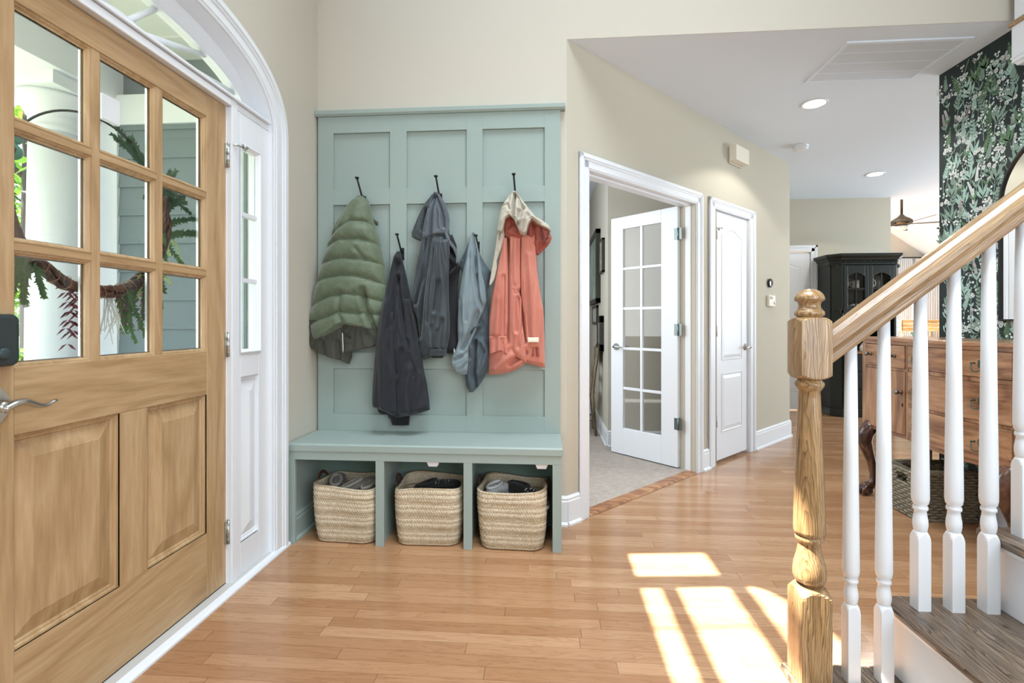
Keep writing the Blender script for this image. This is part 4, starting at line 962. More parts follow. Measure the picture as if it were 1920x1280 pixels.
# ------------------------------------------------------------------ ceiling fittings
GLOW = emitter('lit downlight', (1, .98, .94, 1), 12)
def downlight(label, x, y):
    o = thing('recessed_light', label, 'ceiling light', (x, y, HZ), 0, 'recessed lights in the hall ceiling', world=False)
    mb = MB(); mb.lathe([(.066, 0), (.088, 0), (.090, -.004), (.084, -.007), (.070, -.004), (.066, 0)], n=40, cap=False); mb.build('trim_ring', WHITE, o)
    mb = MB(); mb.lathe([(.001, -.002), (.066, -.002), (.070, -.005), (.001, -.005)], n=40); mb.build('lens', GLOW, o)
    return o
downlight('round recessed light nearest the ceiling grille, switched on', 1.944, 3.699)
downlight('round recessed light far down the hall, switched on', 3.521, 5.504)
for x, y in ((1.944, 3.699), (3.521, 5.504)): lamp('downlight_lamp', 'SPOT', (x, y, HZ-.03), 22, (1, .95, .88), .06, rot=(0, 0, 0)).data.spot_size = math.radians(130)
o = thing('smoke_detector', 'round white smoke detector on the hall ceiling', 'smoke detector', (2.283, 4.573, HZ), world=False)
mb = MB(); mb.lathe([(.001, 0), (.066, 0), (.066, -.010), (.060, -.014), (.060, -.020), (.064, -.022), (.060, -.034), (.035, -.040), (.001, -.041)], n=36); mb.build('housing', WHITE, o)
o = thing('return_air_grille', 'large white perforated air return grille on the hall ceiling', 'air vent', (2.04, 3.13, HZ), world=False)
mb = MB(); fw, fd = .34, .235
for a, b, c, d in ((-fw, fw, -fd, -fd+.022), (-fw, fw, fd-.022, fd), (-fw, -fw+.022, -fd+.022, fd-.022), (fw-.022, fw, -fd+.022, fd-.022)): mb.box(a, b, c, d, -.009, 0)
for k in (1, 2, 3): mb.box(-fw+.022, fw-.022, -fd+2*fd*k/4-.004, -fd+2*fd*k/4+.004, -.0065, -.0052)
mb.build('frame', CEIL, o)
m = NT('perforated white metal'); v = m.coord('Object', (1, 1, 1)); sx = m.n('SeparateXYZ'); m.l(v, sx.inputs[0])
fx_ = m.math('FRACT', m.math('MULTIPLY', sx.outputs[0], 90)); fy_ = m.math('FRACT', m.math('MULTIPLY', sx.outputs[1], 90))
hol = m.math('MULTIPLY', m.math('GREATER_THAN', fx_, .45), m.math('GREATER_THAN', fy_, .45))
m.set(col=m.mix(hol, srgb(214, 223, 233), srgb(192, 201, 211)), rough=.7); PERF = m.mat
mb = MB(); mb.box(-fw+.02, fw-.02, -fd+.02, fd-.02, -.005, -.001); mb.build('perforated_sheet', PERF, o)
# ------------------------------------------------------------------ small things on the angled wall
PLAST = paint('cream plastic', srgb(225, 220, 205), .45, .02)
o = thing('door_chime', 'cream door chime box high on the wall above the closet door', 'door chime', A(2.04, 0, 2.53))
mb = MB(); mb.M = AM; mb.box(1.945, 2.185, -.075, -.014, 2.475, 2.60); mb.build('cover', PLAST, o, bevel=.004)
mb = MB(); mb.M = AM; mb.box(1.955, 2.175, -.014, .0, 2.462, 2.595); mb.build('base_plate', paint('grey cream plastic', srgb(196, 190, 174), .5, .02), o, bevel=.003)
o = thing('thermostat', 'small round black thermostat beside the closet door', 'thermostat', A(2.775, 0, 1.51))
mb = MB(); mb.M = AM; mb.lathe([(.001, 0), (.034, 0), (.040, -.006), (.042, -.020), (.038, -.024)], (2.775, 0, 1.512), 36, 'y', cap=False); mb.build('ring', metal('dark steel ring', srgb(70, 70, 68), .3), o)
mb = MB(); mb.M = AM; mb.lathe([(.038, -.0235), (.030, -.0262), (.001, -.027)], (2.775, 0, 1.512), 36, 'y', cap=False); mb.build('display', paint('black glass', srgb(14, 16, 15), .08, 0, spec=.6), o)
o = thing('alarm_keypad', 'cream square alarm keypad below the round thermostat', 'alarm keypad', A(2.79, 0, 1.345))
mb = MB(); mb.M = AM; mb.box(2.725, 2.87, -.026, 0, 1.292, 1.398); mb.build('case', PLAST, o, bevel=.006)
mb = MB(); mb.M = AM; mb.box(2.742, 2.792, -.029, -.02, 1.36, 1.385); mb.build('screen', paint('grey screen', srgb(160, 164, 150), .3, 0), o, bevel=.001)
mb = MB(); mb.M = AM; mb.lathe([(.001, -.02), (.016, -.02), (.016, -.031), (.001, -.032)], (2.84, 0, 1.33), 20, 'y'); mb.build('button', WHITE, o)
# ------------------------------------------------------------------ wallpaper
WPB = paint('charcoal green wallpaper', srgb(34, 46, 46), .75, .04)
WPC = [WPB]+[paint('wallpaper ink '+n_, c, .75, 0) for n_, c in (('sage', srgb(126, 150, 138)), ('mint', srgb(156, 186, 176)), ('white', srgb(216, 224, 222)), ('blush', srgb(186, 170, 170)), ('moss', srgb(92, 122, 92)))]
mb = MB(); rs = random.Random(11); XW = WX-.0012
def P2(pts, mi, lay):
    x = XW-.00002*lay; mb.mi = mi; mb.poly([(x, a, b) for a, b in pts])
def leaf(a, b, ang, L, w_, mi, lay):
    c_, s_ = math.cos(ang), math.sin(ang); pts = []
    for t, k in ((0, .08), (.25, .8), (.55, 1), (.82, .55), (1, .02), (.82, -.55), (.55, -1), (.25, -.8), (0, -.08)):
        x = t*L; y = k*w_/2; pts.append((a+x*c_-y*s_, b+x*s_+y*c_))
    P2(pts, mi, lay)
def dot(a, b, r, mi, lay, n=8):
    P2([(a+r*math.cos(2*PI*i/n), b+r*math.sin(2*PI*i/n)*rs.uniform(.85, 1.1)) for i in range(n)], mi, lay)
def stem(a, b, ang, L, bend, mi, lay, w_=.003, n=7):
    pts = []; x, y, g = a, b, ang
    for i in range(n+1): pts.append((x, y, g)); x += L/n*math.cos(g); y += L/n*math.sin(g); g += bend/n
    l = [(p[0]-w_/2*math.sin(p[2]), p[1]+w_/2*math.cos(p[2])) for p in pts]; r = [(p[0]+w_/2*math.sin(p[2]), p[1]-w_/2*math.cos(p[2])) for p in pts]
    for i in range(n): P2([l[i], l[i+1], r[i+1], r[i]], mi, lay)
    return pts
def motif(a, b, kind, s_, lay):
    up = PI/2+rs.uniform(-.4, .4); mi = rs.choice([1, 1, 2, 5, 2]); L = s_
    st = stem(a, b, up, L, rs.uniform(-.5, .5), mi, lay, .0032)
    if kind == 0:      # pairs of leaves
        for i in range(1, 7):
            p = st[i]; 
            for d in (-1, 1): leaf(p[0], p[1], p[2]+d*.75, L*.30*(1-.09*i), .013, mi, lay+1)
        leaf(st[-1][0], st[-1][1], st[-1][2], L*.2, .013, mi, lay+1)
    elif kind == 1:    # berry sprig
        for i in range(2, 8):
            p = st[i]
            for d in (-1, 1):
                q = stem(p[0], p[1], p[2]+d*rs.uniform(.5, 1.1), L*rs.uniform(.10, .26), 0, mi, lay, .0018, 2)[-1]; dot(q[0], q[1], rs.uniform(.0045, .0085), 3, lay+2)
        dot(st[-1][0], st[-1][1], .008, 3, lay+2)
    elif kind == 2:    # spike
        c_ = rs.choice([3, 4, 3])
        for i in range(11):
            t = .42+.58*i/10; k = min(6, int(t*7)); f = t*7-k; p = (st[k][0]*(1-f)+st[k+1][0]*f, st[k][1]*(1-f)+st[k+1][1]*f)
            for d in (-1, 1): dot(p[0]+d*.006*(1.15-t*.6), p[1], .0068*(1.25-t*.6), c_, lay+2, 6)
        for d in (-1, 1): leaf(st[1][0], st[1][1], st[1][2]+d*.5, L*.42, .016, mi, lay+1)
    elif kind == 3:    # daisy heads
        for d in (-1, 0, 1):
            q = stem(st[4][0], st[4][1], st[4][2]+d*.5, L*.42, d*.2, mi, lay, .0022, 3)[-1]
            for k in range(6): dot(q[0]+.008*math.cos(k*PI/3), q[1]+.008*math.sin(k*PI/3), .0062, 3, lay+2, 6)
            dot(q[0], q[1], .0045, 4, lay+3)
        for d in (-1, 1): leaf(st[2][0], st[2][1], st[2][2]+d*.7, L*.3, .012, mi, lay+1)
    elif kind == 4:    # broad leaves
        for d, f in ((-1, .9), (1, .8), (-.45, 1.1), (.4, 1.15)): leaf(st[1][0], st[1][1], st[1][2]+d*.75, L*.62*f, .022, mi, lay+1)
        for k in range(5): dot(st[-1][0]+rs.uniform(-.014, .014), st[-1][1]+rs.uniform(-.01, .016), .0075, 3, lay+2)
    elif kind == 5:    # dots only
        for k in range(10): dot(a+rs.uniform(-.035, .035), b+rs.uniform(0, L), rs.uniform(.004, .008), rs.choice([3, 3, 2]), lay+2, 7)
mb.mi = 0; mb.add([(XW+.0004, 1.45, 0), (XW+.0004, 3.337, 0), (XW+.0004, 3.337, HZ), (XW+.0004, 1.45, HZ)], [(0, 1, 2, 3)])
gz = .02; lay = 0
while gz < 2.72:
    gy_ = 1.50+rs.uniform(0, .04)
    while gy_ < 3.32:
        k = rs.choice([0, 0, 1, 2, 3, 3, 4, 5, 4]); L = rs.uniform(.09, .165)
        if gz+L*1.15 < 2.74 and 1.48 < gy_ < 3.30: motif(min(gy_, 3.30), gz+rs.uniform(-.015, .025) if gz > .03 else .03, k, L, lay); lay = (lay+4) % 24
        gy_ += rs.uniform(.046, .066)
    gz += .07
mb.mi = 0
wp = mb.build('wallpaper', WPC, None); wp.parent = wr; wp['kind'] = 'structure'
for p in wp.data.polygons: pass
# mirror
o = thing('arched_mirror', 'arched wall mirror with thin black frame above the sideboard', 'mirror', (WX-.02, 2.55, 1.16))
def arch_pts(r, z0, zs, n=40): return [(2.55-r, z0), (2.55+r, z0)]+[(2.55+r*math.cos(PI*i/n), zs+r*1.0*math.sin(PI*i/n)) for i in range(n+1)]
pa = arch_pts(.345, 1.152, 1.79); pb = arch_pts(.335, 1.162, 1.79)
mb = MB(); mb.loft([[(x, a, b) for a, b in p] for x, p in ((WX-.002, pa), (WX-.028, pa), (WX-.028, pb), (WX-.016, pb))], cap=False); mb.build('frame', BLACKM, o)
mm = NT('mirror'); mm.set(col=(.92, .93, .92, 1), metal=1, rough=.01)
mb = MB(); mb.poly([(WX-.018, a, b) for a, b in pb]); mb.poly([(WX-.003, a, b) for a, b in pa]); mb.build('mirror_glass', mm.mat, o)
# ------------------------------------------------------------------ sideboard
sb = thing('sideboard', 'bow-front brown wooden sideboard with drawers and claw feet', 'sideboard', (2.3, 2.88, 0))
SF = 2.12; SBK = 2.515; SYA, SYB, SYC = 2.345, 3.02, 3.437
def bow(y, x=SF, d=.045): 
    if y < SYB and y > SYA: s_ = (y-(SYA+SYB)/2)/((SYB-SYA)/2); return x-d*(1-s_*s_)
    return x
ys = [SYA+(SYB-SYA)*i/16 for i in range(17)]
def slab(mb, y0, y1, z0, z1, off, back=None, n=14):
    pts = [(bow(y0+(y1-y0)*i/n)-off, y0+(y1-y0)*i/n) for i in range(n+1)]
    bk = back if back is not None else None
    poly = pts+([(bk, y1), (bk, y0)] if bk is not None else [(bow(y0+(y1-y0)*i/n)-off+.02, y0+(y1-y0)*i/n) for i in range(n, -1, -1)])
    mb.prism(poly, z0, z1, 'z')
mb = MB(); slab(mb, SYA-.015, SYC+.012, 1.028, 1.050, .018, SBK+.01, 40); mb.build('top', WALNUT, sb, bevel=.005)
mb = MB(); slab(mb, SYA, SYC, .450, .470, .0, SBK, 40); slab(mb, SYA, SYC, 1.008, 1.028, .0, SBK, 40)
mb.box(SF+.03, SBK, SYA, SYC, .47, 1.008); mb.build('carcass', WALNUT, sb)
mb = MB()
for a, b in ((SYA, SYA+.022), (SYB-.004, SYB+.020), (SYC-.034, SYC)):
    mb = MB(); slab(mb, a, b, .452, 1.010, .004, SF+.04, 2); mb.build('upright', WALNUTV, sb, bevel=.003)
for a in (SYA, SYC-.02): mb = MB(); mb.box(SF+.01, SBK, a, a+.02, .45, 1.02); mb.build('side_panel', WALNUTV, sb, bevel=.002)
mb = MB(); slab(mb, SYA+.02, SYB, .857, .877, .002); slab(mb, SYA+.02, SYB, .652, .668, .002); slab(mb, SYB+.02, SYC-.03, .850, .866, .002); mb.build('drawer_rail', WALNUTV, sb)
def keyhole(y, z, par):
    mb = MB(); x = bow(y)-.0085; mb.lathe([(.001, -.0005), (.005, -.0005), (.005, .001)], (x, y, z), 12, 'x'); mb.prism([(y-.0022, z-.014), (y+.0022, z-.014), (y+.0028, z), (y-.0028, z)], x-.0005, x+.001, 'x'); mb.build('keyhole', DK, par)
def drawer(y0, y1, z0, z1):
    mb = MB(); slab(mb, y0, y1, z0, z1, .008, SF+.03); return mb.build('drawer', WALNUT, sb, bevel=.002)
VERD = metal('verdigris brass', srgb(92, 104, 92), .45)
PEWT = metal('pewter knob', srgb(130, 128, 120), .35)
def bail(y, z, par):
    x = bow(y)-.010; n = Vector((-1, 0, 0)); mb = MB()
    pts = [(y-.045, z+.010), (y-.030, z+.020), (y, z+.026), (y+.030, z+.020), (y+.045, z+.010), (y+.035, z-.006), (y, z-.020), (y-.035, z-.006)]
    mb.prism([(a, b) for a, b in pts], x-.001, x+.001, 'x')
    for d in (-1, 1): mb.tube([(x, y+d*.036, z+.008), (x-.018, y+d*.036, z+.008)], .004, 8); mb.ball((x-.019, y+d*.036, z+.008), .0055, 5)
    P = [(x-.018, y+.036*math.cos(a)*-1, z+.006-.036*math.sin(a)**.8 if math.sin(a) > 0 else z+.006) for a in np.linspace(0, PI, 13)]
    P = [(x-.018-.014*math.sin(PI*i/12), p[1], p[2]) for i, p in enumerate(P)]
    mb.tube(P, .0032, 8); mb.build('drawer_pull', VERD, par)
def knob(y, z, par, r=.014):
    x = bow(y)-.008; mb = MB(); mb.lathe([(.001, .0), (.012, 0), (.008, -.005), (.006, -.016), (.011, -.020), (r, -.026), (r, -.033), (.008, -.038), (.001, -.039)], (x, y, z), 20, 'x'); mb.build('knob', PEWT, par)
for z0, z1 in ((.880, 1.006), (.670, .855), (.472, .650)):
    d = drawer(SYA+.024, SYB-.006, z0, z1); zc = (z0+z1)/2-.004
    bail(2.875, zc, d); bail(2.49, zc, d); keyhole((SYA+SYB)/2, z1-.028, d)
d = drawer(SYB+.024, SYC-.036, .868, 1.004); knob(3.345, .940, d); knob(3.125, .940, d)
mb = MB(); slab(mb, SYB+.024, SYC-.036, .473, .848, .006, SF+.03); d = mb.build('door', WALNUTV, sb, bevel=.002); knob(3.072, .725, d, .013); keyhole(3.062, .655, d)
def cab_leg(yc, xf, name='leg'):
    """cabriole leg; the knee and foot push out towards -x"""
    mb = MB(); P = [(xf+.035, yc, .475), (xf+.010, yc, .450), (xf-.018, yc, .405), (xf-.022, yc, .36), (xf-.004, yc, .30), (xf+.022, yc, .22), (xf+.034, yc, .14), (xf+.030, yc, .09), (xf+.010, yc, .062)]
    mb.tube(P, [.044, .048, .048, .043, .034, .026, .021, .022, .030], 16)
    mb.ball((xf-.008, yc, .036), .036, 10, (1.1, 1, 1))
    for k in (-1, 0, 1):
        mb.tube([(xf+.010, yc+k*.012, .075), (xf-.022, yc+k*.026, .066), (xf-.046, yc+k*.030, .040), (xf-.048, yc+k*.028, .010)], [.012, .012, .010, .007], 8)
    return mb.build(name, MAHOG, sb)
cab_leg(3.385, SF); cab_leg(2.395, SF)
mb = MB(); mb.box(SBK-.06, SBK-.01, 3.36, 3.42, 0, .46); mb.build('leg', WALNUTV, sb, bevel=.003)
mb = MB(); mb.box(SBK-.06, SBK-.01, 2.36, 2.42, 0, .46); mb.build('leg', WALNUTV, sb, bevel=.003)
# wicker basket beneath it
def wick():
    m = NT('grey wicker'); tc = m.n('TexCoord'); sx = m.n('SeparateXYZ'); m.l(tc.outputs['Object'], sx.inputs[0])
    n = m.noise(m.coord('Object', (1, 1, 3)), 60, 4, .7)
    m.set(col=m.ramp(n, [(.25, srgb(96, 88, 72)), (.55, srgb(142, 134, 116)), (.8, srgb(184, 178, 160))]), rough=.8); m.bump(n, .3, .003); return m.mat
WICK = wick()
wb = thing('wicker_basket', 'grey woven wicker basket on the floor under the sideboard', 'basket', (2.275, 3.06, 0))
def wicker_side(mb, p0, p1, zh, hole=None):
    p0 = Vector(p0); p1 = Vector(p1); L = (p1-p0).length; t = (p1-p0)/L; n_ = Vector((t.y, -t.x)); rows_ = 17; st_ = max(3, int(L/.028))
    for r_ in range(rows_):
        z = .010+(zh-.02)*r_/(rows_-1); pts = []
        for i in range(st_*4+1):
            s_ = i/(st_*4)*L
            d = .0045*math.cos(PI*(i/4.0)+(r_ % 2)*PI)
            q = p0+t*s_+n_*d; pts.append((q.x, q.y, z+.0015*math.sin(i*1.7+r_)))
        if hole and hole[2] < z < hole[3]:
            a = int(hole[0]/L*len(pts)); b = int(hole[1]/L*len(pts)); mb.tube(pts[:a], .0085, 6); mb.tube(pts[b:], .0085, 6)
        else: mb.tube(pts, .0085, 6)
    for i in range(st_+1):
        q = p0+t*(i/st_*L)
        if hole and hole[0] < i/st_*L < hole[1]:
            mb.tube([(q.x, q.y, .0), (q.x, q.y, hole[2])], .004, 6); continue
        mb.tube([(q.x, q.y, 0), (q.x, q.y, zh)], .004, 6)
bx0, bx1, by0, by1 = 2.125, 2.44, 2.955, 3.185; BH = .275
cs = [(bx0, by0), (bx1, by0), (bx1, by1), (bx0, by1)]
mb = MB()
wicker_side(mb, cs[0], cs[1], BH); wicker_side(mb, cs[1], cs[2], BH); wicker_side(mb, cs[2], cs[3], BH); wicker_side(mb, cs[3], cs[0], BH, (.07, .15, .19, .235))
mb.box(bx0, bx1, by0, by1, .002, .010)
for dz in (0, .011): mb.tube([(x, y, BH+dz) for x, y in cs+[cs[0], cs[1]]], .0095, 8)
mb.tube([(x, y, .008) for x, y in cs+[cs[0], cs[1]]], .010, 8)
mb.build('basket_body', WICK, wb)
# ------------------------------------------------------------------ hutch with mugs
hu = thing('china_hutch', 'dark green-black corner hutch with arched glass doors down the hall', 'cabinet', (3.88, 6.3, 0))
HX0, HX1, HY0, HY1 = 3.455, 4.23, 6.12, 6.50
def foot(d=0, a=0): return [(HX0+.010-d, HY1), (HX0-.005-d, HY0+.10-d*.4), (HX0+.075-d*.5, HY0-d), (HX1-.075+d*.5, HY0-d), (HX1+d, HY0+.10-d*.4), (HX1+d, HY1)]
mb = MB(); mb.prism([(x, y) for x, y in foot(0)], .0, .10); mb.prism(foot(-.01), .10, .77)
mb.prism([(HX0, HY1), (HX0, HY0+.1), (HX0+.02, HY0+.1), (HX0+.02, HY1)], .77, 1.84); mb.prism([(HX0, HY0+.08), (HX0+.075, HY0), (HX0+.10, HY0), (HX0+.10, HY0+.02), (HX0+.02, HY0+.11)], .77, 1.84)
mb.prism([(HX1-.10, HY0), (HX1-.075, HY0), (HX1, HY0+.08), (HX1, HY1), (HX1-.02, HY1), (HX1-.02, HY0+.1), (HX1-.1, HY0+.02)], .77, 1.84)
mb.box(HX0, HX1, HY1-.01, HY1, .77, 1.84); mb.box(HX0+.02, HX1-.02, HY0+.02, HY1, 1.80, 1.84); mb.box(HX0+.05, HX1-.05, HY0, HY0+.02, 1.25, 1.30)
mb.build('carcass', HUTCH, hu, bevel=.004)
mb = MB()
for z, d in ((1.84, .002), (1.865, .006), (1.885, .012), (1.90, .030), (1.925, .052), (1.945, .060), (1.965, .060)): pass
R_ = [[(x, y, z) for x, y in foot(d)] for z, d in ((1.835, 0), (1.840, .012), (1.855, .012), (1.860, .006), (1.885, .008), (1.895, .020), (1.915, .030), (1.935, .055), (1.945, .062), (1.968, .062))]
mb.loft(R_)
for i in range(26): x = HX0+.09+i*.0245; mb.tube([(x-.008, HY0-.014, 1.866), (x+.008, HY0-.014, 1.882)], .0055, 6)
mb.build('cornice', HUTCH, hu)
for z in (1.27, 1.545):
    mb = MB(); mb.box(HX0+.02, HX1-.02, HY0+.04, HY1-.01, z, z+.016); mb.build('shelf', HUTCH, hu)
mb = MB(); mb.prism(foot(.018), .765, .79); mb.build('counter', wood('warm wood counter', srgb(110, 70, 44), srgb(150, 104, 68), srgb(180, 134, 92), 'x', 1, .35, .05), hu, bevel=.004)
for i, (a, b) in enumerate(((HX0+.10, HX0+.385), (HX0+.39, HX1-.10))):
    mb = MB(); z0, z1 = 1.295, 1.83; ga, gb, gz_0, gz_1 = a+.045, b-.045, 1.345, 1.74
    n = 12; top_ = [(ga+(gb-ga)*k/n, gz_1-.045+.045*math.sin(PI*k/n)) for k in range(n+1)]
    mb.box(a, ga, HY0-.004, HY0+.014, z0, z1); mb.box(gb, b, HY0-.004, HY0+.014, z0, z1); mb.box(ga, gb, HY0-.004, HY0+.014, z0, gz_0)
    mb.prism(top_+[(gb, z1), (ga, z1)], HY0-.004, HY0+.014, 'y')
    dr = mb.build('door', HUTCH, hu, bevel=.003)
    mb = MB(); xm = (ga+gb)/2; mb.box(xm-.006, xm+.006, HY0, HY0+.010, gz_0, gz_1); mb.box(ga, gb, HY0, HY0+.010, 1.545, 1.558); mb.build('muntin', HUTCH, dr)
    mb = MB(); mb.box(ga, gb, HY0+.011, HY0+.013, gz_0, gz_1-.004); mb.build('glass_pane', GLASS, dr)
for z0, z1 in ((.13, .33), (.345, .54), (.555, .75)):
    mb = MB(); mb.box(HX0+.10, HX1-.10, HY0-.008, HY0+.012, z0, z1); d = mb.build('drawer', HUTCH, hu, bevel=.004)
    for x in (HX0+.2, HX1-.2): mb = MB(); mb.lathe([(.001, 0), (.006, 0), (.006, -.012), (.012, -.018), (.001, -.026)], (x, HY0-.008, (z0+z1)/2), 12, 'y'); mb.build('knob', NICKEL, d)
def mug(label, x, y, z, mat, r=.038, h=.095, side=1, name='mug', grp='mugs in the dark hutch'):
    o = thing(name, label, 'mug', (x, y, z), 0, grp, world=False)
    mb = MB(); mb.lathe([(.001, 0), (r*.92, 0), (r, .006), (r, h), (r-.004, h), (r-.005, .008), (.001, .008)], n=24); mb.build('cup', mat, o)
    mb = MB(); mb.tube([(side*(r-.002), 0, h*.82), (side*(r+.022), 0, h*.78), (side*(r+.030), 0, h*.5), (side*(r+.022), 0, h*.24), (side*(r-.002), 0, h*.2)], .006, 8); mb.build('handle', mat, o)
    return o
WM = paint('white glazed ceramic', srgb(220, 218, 210), .2, 0); GMUG = paint('grey ceramic', srgb(130, 130, 126), .3, .02); DMUG = paint('dark ceramic', srgb(66, 68, 70), .3, .02)
mug('white mug at the left of the hutch left door, upper shelf', 3.615, 6.24, 1.561, WM, .036, .115)
mug('tall grey mug in the middle of the hutch left door, upper shelf', 3.675, 6.30, 1.561, GMUG, .034, .15)
mug('patterned pale mug at the right of the hutch left door, upper shelf', 3.765, 6.24, 1.561, paint('pale patterned ceramic', srgb(196, 192, 180), .4, .1, 40), .036, .095, -1)
mug('small cream cup low at the left of the hutch left door', 3.62, 6.24, 1.286, WM, .032, .085)
mug('small cream cup low at the right of the hutch left door', 3.77, 6.26, 1.286, WM, .030, .085, -1)
mug('white mug with large handle in the hutch right door', 3.905, 6.20, 1.561, WM, .036, .12)
mug('dark grey mug behind the white mug in the hutch right door', 3.93, 6.32, 1.561, DMUG, .040, .16)
mug('tall glazed grey mug rightmost in the hutch right door', 4.04, 6.25, 1.561, GMUG, .045, .15, -1)
jm = [('small green jar on the hutch counter', srgb(60, 110, 70)), ('white jar on the hutch counter beside the green jar', srgb(220, 220, 214)), ('glass jar at the left end of the hutch counter', srgb(160, 170, 170))]
for k, (lb, c) in enumerate(jm):
    o = thing('jar', lb, 'jar', (3.72-.09*k+.18, 6.19, .79), world=False); mb = MB(); mb.lathe([(.001, 0), (.024, 0), (.028, .01), (.028, .06), (.018, .075), (.018, .085), (.001, .085)], n=20); mb.build('body', paint('jar glaze', c, .2, 0), o); mb = MB(); mb.lathe([(.001, .085), (.020, .085), (.020, .098), (.001, .1)], n=20); mb.build('lid', NICKEL, o)
o = thing('serving_tray', 'silver tray lying on the hutch counter', 'tray', (3.62, 6.18, .79), world=False); mb = MB(); mb.lathe([(.001, 0), (.05, 0), (.075, .012), (.078, .016), (.074, .016), (.05, .005), (.001, .005)], n=28); mb.build('dish', NICKEL, o)
# ------------------------------------------------------------------ living room beyond
fan = thing('ceiling_fan', 'dark ceiling fan with wooden blades in the far living room', 'ceiling fan', (5.82, 8.45, 2.76))
fz = 2.78
mb = MB(); mb.lathe([(.018, fz+.12), (.018, 3.6)], (5.82, 8.45, 0), 16); mb.lathe([(.05, 3.44), (.08, 3.40), (.03, 3.34), (.018, 3.33)], (5.82, 8.45, 0), 24, cap=True); mb.build('downrod', metal('bronze rod', srgb(84, 76, 66), .5), fan)
mb = MB(); mb.lathe([(.02, fz+.15), (.03, fz+.13), (.06, fz+.10), (.10, fz+.075), (.145, fz+.04), (.15, fz+.0), (.12, fz-.03), (.04, fz-.05), (.001, fz-.05)], (5.82, 8.45, 0), 32); mb.build('motor_housing', metal('aged bronze', srgb(96, 88, 76), .5), fan)
BLD = paint('dark brown fan blade', srgb(36, 34, 32), .4, .03)
for k in range(5):
    a = math.radians(-18+72*k); mb = MB(); mb.M = Matrix.Translation((5.82, 8.45, fz-.02)) @ Matrix.Rotation(a, 4, 'Z') @ Matrix.Rotation(math.radians(16), 4, 'X')
    mb.box(.10, .22, -.018, .018, -.004, .006); mb.prism([(.20, -.05), (.62, -.072), (.66, -.05), (.66, .05), (.62, .072), (.20, .05)], -.004, .004); mb.build('blade', BLD, fan, bevel=.002)
mb = MB(); mb.lathe([(.001, fz-.12), (.06, fz-.11), (.085, fz-.07), (.08, fz-.05), (.001, fz-.05)], (5.82, 8.45, 0), 24); mb.build('light_bowl', paint('frosted glass', srgb(214, 218, 216), .3, 0), fan)
mb = MB()
mb.box(6.4, 7.9, 9.86, 9.90, .35, .42); mb.box(6.4, 7.9, 9.86, 9.90, 2.25, 2.33)
for x in (6.4, 7.1, 7.84): mb.box(x, x+.06, 9.86, 9.90, .35, 2.33)
struct('window_4', mb, WHITE)
mb = MB(); mb.box(6.46, 7.84, 9.885, 9.892, .42, 2.25); struct('window_5', mb, emitter('daylit window glass', (.85, .95, 1, 1), .9))
CUR = NT('sheer white curtain'); CUR.set(col=srgb(232, 236, 236), rough=.9); CUR.b.inputs['Subsurface Weight'].default_value = 0
for lb, a, b in (('white sheer curtain at the left of the far living room window', 6.35, 6.95), ('white sheer curtain at the right of the far living room window', 7.0, 7.7)):
    mb = MB(); mb.smooth = True; n = 90
    r0 = [(a+(b-a)*i/n, 9.80+.022*math.sin(i*1.15)) for i in range(n+1)]
    mb.loft([[(x, y, z) for x, y in r0]+[(x, y+.004, z) for x, y in r0[::-1]] for z in (.05, 1.2, 2.36)], cap=True)
    tag(mb.build('curtain', CUR.mat), lb, 'curtain')
o = thing('curtain_rod', 'dark rod carrying the sheer curtains in the living room', 'curtain rod', (6.2, 9.8, 2.38)); mb = MB(); mb.tube([(6.2, 9.8, 2.38), (7.8, 9.8, 2.38)], .012); mb.build('rod', BLACKM, o)
cb = thing('painted_cabinet', 'pale blue green cabinet standing beyond the sideboard in the living room', 'cabinet', (5.45, 7.6, 0))
mb = MB(); mb.box(4.95, 5.75, 7.45, 7.8, 0, .90); mb.build('body', paint('pale duck egg paint', srgb(178, 198, 196), .5, .03), cb, bevel=.006)
mb = MB(); mb.box(4.93, 5.77, 7.42, 7.82, .90, .925); mb.build('top', WHITE, cb, bevel=.004)
o = thing('wooden_crate', 'small light wooden crate on the pale cabinet past the sideboard', 'crate', (5.42, 7.6, .925), world=False)
mb = MB()
for z in (.10, .155, .21): mb.box(-.25, .30, -.10, -.088, z, z+.045); mb.box(-.25, .30, .088, .10, z, z+.045); mb.box(-.25, -.238, -.1, .1, z, z+.045); mb.box(.288, .30, -.1, .1, z, z+.045)
mb.box(-.25, .30, -.1, .1, .09, .1)
for x in (-.245, .275): mb.box(x, x+.02, -.088, -.07, 0, .25); mb.box(x, x+.02, .07, .088, 0, .25)
mb.build('slats', wood('pale pine', srgb(170, 122, 70), srgb(204, 158, 102), srgb(226, 186, 132), 'x', 1, .5, .05), o, bevel=.002)
o = thing('glass_bowl', 'green glass bowl under the wooden crate', 'bowl', (5.46, 7.6, .927), world=False)
mb = MB(); mb.lathe([(.001, 0), (.05, 0), (.075, .03), (.08, .07), (.075, .07), (.045, .008), (.001, .008)], n=24); mb.build('bowl', paint('green glass', srgb(44, 120, 84), .1, 0), o)
